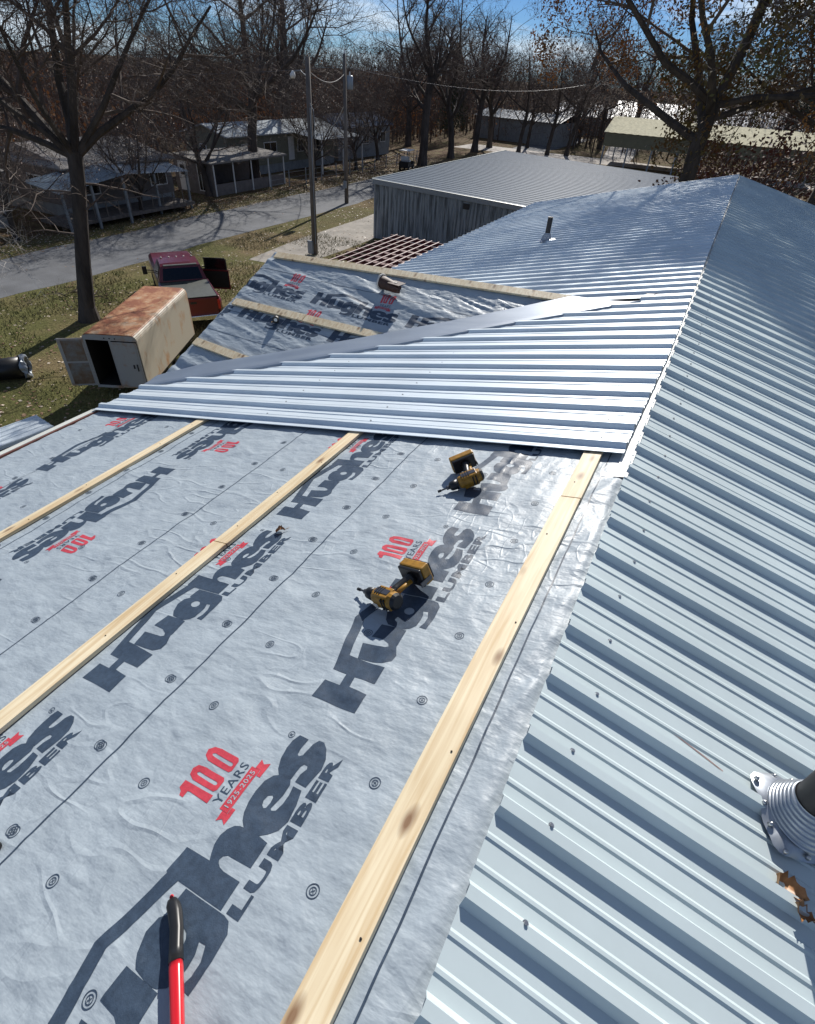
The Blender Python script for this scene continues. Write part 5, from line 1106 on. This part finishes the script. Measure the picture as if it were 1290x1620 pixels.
h2, q = gable_house('mobile_home', 'long sage and white mobile home with pale metal roof behind the spreading bare tree', 'mobile home', -46.5, -41.5, 43.5, 60.5, 3.35, 4.05, 'wallgreen', 'whitetin')
for y, wd in ((-6.2, .9), (-2.6, 1.9), (2.2, 1.0), (5.6, 1.4)): windowpart(h2, 2.5, y, 1.5, wd, 1.1, 'x')
windowpart(h2, -.4, -8.5, 1.6, .8, .9, 'y')
b = MB(); b.box((2.52, .2, .9), (2.56, 1.1, 2.9), 'white'); b.build('door', h2)
h3, q = gable_house('mobile_home', 'grey mobile home with blue metal roof beyond the pale roofed one', 'mobile home', -47.0, -42.0, 62.0, 74.0, 3.3, 4.3, 'skirt', 'darkroof')
for y in (-4, 0, 4): windowpart(h3, 2.6, y, 1.4, 1.3, 1.1, 'x')
p3 = empty('porch', (-38.6, 56.5, 0), 0, 'white metal awning on thin posts at the far end of the pale mobile home', 'porch')
tinroof(p3, [(-2.8, 4.0, 3.3), (-2.8, -4.0, 3.3), (1.0, -4.0, 2.9), (1.0, 4.0, 2.9)], 'whitetin', 'tin_roof')
for y in (-3.8, 0, 3.8): b = MB(); b.box((.85, y - .05, 0), (.95, y + .05, 2.88), 'white'); b.build('post', p3)
# screened porch with the white door
sp_ = empty('screen_porch', (-38.4, 40.0, 0), 0, 'dark flat roofed screen porch with a white door and tall white framed window', 'porch')
b = MB(); b.prism([(-2.6, 2.45), (1.9, 2.2), (1.9, 2.32), (-2.6, 2.57)], -3.9, 5.6, 'shingle'); b.build('roof', sp_)
b = MB(); b.box((-2.4, -3.6, 0), (1.7, -3.55, 2.3), 'wallbrown'); b.box((-2.4, -3.54, 0), (-2.3, 5.3, 2.44), 'wallbrown'); b.box((1.64, -3.54, 0), (1.7, 5.3, .8), 'wallbrown'); b.build('wall', sp_)
b = MB(); b.box((-1.9, -3.66, .12), (-1.0, -3.605, 2.15), 'white'); d_ = b.build('door', sp_); b = MB(); b.box((-1.68, -3.675, 1.2), (-1.22, -3.662, 1.9), 'glass'); b.build('pane', d_)
windowpart(sp_, .5, -3.605, .25, .75, 1.95, 'y')
for y in (-3.5, -1.3, .9, 3.1, 5.2): b = MB(); b.box((1.71, y - .04, 0), (1.79, y + .04, 2.2), 'white'); b.build('post', sp_)
# fence along the verge
fe = empty('wire_fence', (-35.6, 50, 0), 0, 'low wire fence with pale wooden posts along the far verge of the road', 'fence')
for k, y in enumerate(np.linspace(-8, 22, 13)):
    b = MB(); b.tube([(.0, y, -.1), (.03, y, 1.25)], .05, 'skirt', 7); b.build('post', fe)
b = MB()
for z in (.35, .7, 1.1): b.tube([(.03, -8, z), (.03, 7, z - .03), (.03, 22, z)], .012, 'galv', 4)
b.build('wire', fe)
# golf cart
gcx = empty('golf_cart', (-33.3, 62.6, 0), R(100), 'dark golf cart with white canopy parked on the verge by a dark tree', 'golf cart')
b = MB(); b.prism([(-1.1, .3), (1.15, .3), (1.2, .75), (.75, .85), (.6, .55), (-.1, .55), (-.15, .85), (-1.1, .9)], -.55, .55, 'toolblack'); b.build('body', gcx, bevel=.03)
b = MB(); b.box((-1.0, -.6, 1.86), (.85, .6, 1.92), 'white'); b.build('canopy', gcx, bevel=.02)
for x, y in ((-.95, -.55), (-.95, .55), (.75, -.55), (.75, .55)): b = MB(); b.tube([(x, y, .8), (x * .92, y, 1.86)], .025, 'pipe', 6); b.build('post', gcx)
b = MB(); b.box((-.55, -.5, .84), (-.05, .5, .98), 'white'); b.box((-.65, -.5, .98), (-.52, .5, 1.35), 'white'); b.build('seat', gcx, bevel=.03)
for x in (-.75, .8):
    for y in (-.5, .5): wheel(gcx, x, y, .24, .18)

# cream carport and far roofs
cp = empty('carport', (-6.0, 92.0, 0), R(4), 'long carport with cream ribbed roof and tan side panel seen beyond the roof ridge', 'carport')
b = MB(); b.box((-11.6, -3.8, 2.35), (13, -3.7, 3.8), 'tanwall')
for z in np.arange(2.5, 3.8, .22): b.box((-11.6, -3.83, z), (13, -3.80, z + .03), 'tanwall')
b.build('side_panel', cp)
tinroof(cp, [(-11.8, -4.0, 3.85), (13.0, -4.0, 3.85), (13.0, 3.4, 5.3), (-11.8, 3.4, 5.3)], 'yellowtin', 'roof_panel'); tinroof(cp, [(-11.8, 3.4, 5.3), (13.0, 3.4, 5.3), (13.0, 10, 3.9), (-11.8, 10, 3.9)], 'yellowtin', 'roof_panel')
for x in np.linspace(-11.4, 12.8, 9):
    for y in (-3.75, 9.6): b = MB(); b.box((x - .09, y - .09, 0), (x + .09, y + .09, 2.34 if y < 0 else 3.8), 'galv'); b.build('post', cp)
def far_building(name, lab, cat, x, y, wd, dp, ze, zr, wm, rm, rz=0):
    h = empty(name, (x, y, 0), rz, lab, cat); b = MB(); b.box((-wd / 2, -dp / 2, 0), (wd / 2, dp / 2, ze), wm)
    for k in np.arange(-wd / 2 + .3, wd / 2, .6): b.box((k, -dp / 2 - .03, 0), (k + .06, -dp / 2, ze), wm)
    b.build('wall', h)
    tinroof(h, [(-wd / 2 - .3, -dp / 2 - .4, ze), (wd / 2 + .3, -dp / 2 - .4, ze), (wd / 2 + .3, 0, zr), (-wd / 2 - .3, 0, zr)], rm, 'roof_panel'); tinroof(h, [(-wd / 2 - .3, 0, zr), (wd / 2 + .3, 0, zr), (wd / 2 + .3, dp / 2 + .4, ze), (-wd / 2 - .3, dp / 2 + .4, ze)], rm, 'roof_panel')
    for k in (np.linspace(-wd / 2 + 2, wd / 2 - 2, 3) if name != 'storage_shed' else ()): b = MB(); b.box((k - .5, -dp / 2 - .06, .9), (k + .5, -dp / 2 - .031, 2.1), 'glass'); b.build('window', h)
    return h
far_building('long_building', 'long low building with bright white metal roof far behind the carport', 'building', -5.0, 150.0, 46, 12, 3.4, 6.0, 'tanwall', 'farglare', R(3))
far_building('storage_shed', 'grey ribbed storage shed behind the roadside trees', 'shed', -36.0, 112.0, 16, 8, 3.2, 4.2, 'skirt', 'shed_roof', R(-10))
far_building('white_roofed_house', 'small house with glaring white roof at the end of the pale drive', 'house', -25.5, 148.0, 9, 8, 3.0, 4.8, 'skirt', 'farglare', R(8))
far_building('white_roofed_house', 'second small white roofed house behind the pale drive, nearer the road', 'house', -34.0, 142.0, 9, 8, 3.2, 5.2, 'skirt', 'farglare', R(-4))

# ------------------------------------------------------------------ barrel, metal stack, branch pile
br = empty('trash_barrel', (-19.3, 8.55, 0), R(50), 'black barrel lying on the lawn with a crumpled silver liner at its mouth', 'barrel')
b = MB(); b.tube([(-1.2, 0, .34), (-1.15, 0, .34), (-.3, 0, .35), (.35, 0, .36)], [.26, .32, .34, .36], 'toolblack', 20); b.build('drum', br, smooth=True)
b = MB(); N = 24; vs = []
for i, (x, r_) in enumerate(((.30, .37), (.38, .39), (.46, .37), (.47, .31), (.38, .28))):
    for k in range(N): t = 2 * math.pi * k / N; e = 1 + .06 * math.sin(5 * t + i * 2) + .03 * math.sin(11 * t + i); vs.append((x + .03 * math.sin(4 * t + i), r_ * e * math.cos(t), .37 + r_ * e * math.sin(t)))
b.add(vs, [(i * N + k, i * N + (k + 1) % N, (i + 1) * N + (k + 1) % N, (i + 1) * N + k) for i in range(4) for k in range(N)], 'galv'); b.build('liner', br)
st = empty('panel_stack', (-15.6, 5.2, 0), R(-8), 'stack of new white ribbed roofing panels lying on the ground below the eave', 'panel stack')
for k in range(4):
    b = MB(); pts = []
    for j in range(5): c = -.46 + j * .2286; pts += [(c, 0), (c + .02, .022), (c + .045, .022), (c + .065, 0)]
    n = len(pts); vs = [(x, y, .3 + k * .03 + h) for y in (-2.5 + .03 * k, 1.6 + .05 * k) for x, h in pts]; b.add(vs, [(j, j + 1, n + j + 1, n + j) for j in range(n - 1)], 'panel_new'); o = b.build('panel', st); md = o.modifiers.new('t', 'SOLIDIFY'); md.thickness = .004
for y in (-1.8, 1.0): b = MB(); b.box((-.55, y - .05, 0), (.55, y + .05, .29), 'woodpole'); b.build('bearer', st)
T = Tree(91); bp_ = empty('branch_pile', (-22.4, 16.9, 0), 0, 'heap of cut bare branches on the lawn beside the truck', 'branch pile')
for k in range(16): T.grow(Vector((T.r.uniform(-1.2, 1.6), T.r.uniform(-.7, .7), .12)), (T.r.gauss(0, 1), T.r.gauss(0, 1), .15), 1.5, .02, 3, 4, .3, -.02, .7, (3, 5))
T.mesh(T.br, 'branches', 'twig', bp_); bp_.location = (-24.2, 15.0, 0)
print('faces', sum(len(m.polygons) for m in bpy.data.meshes))
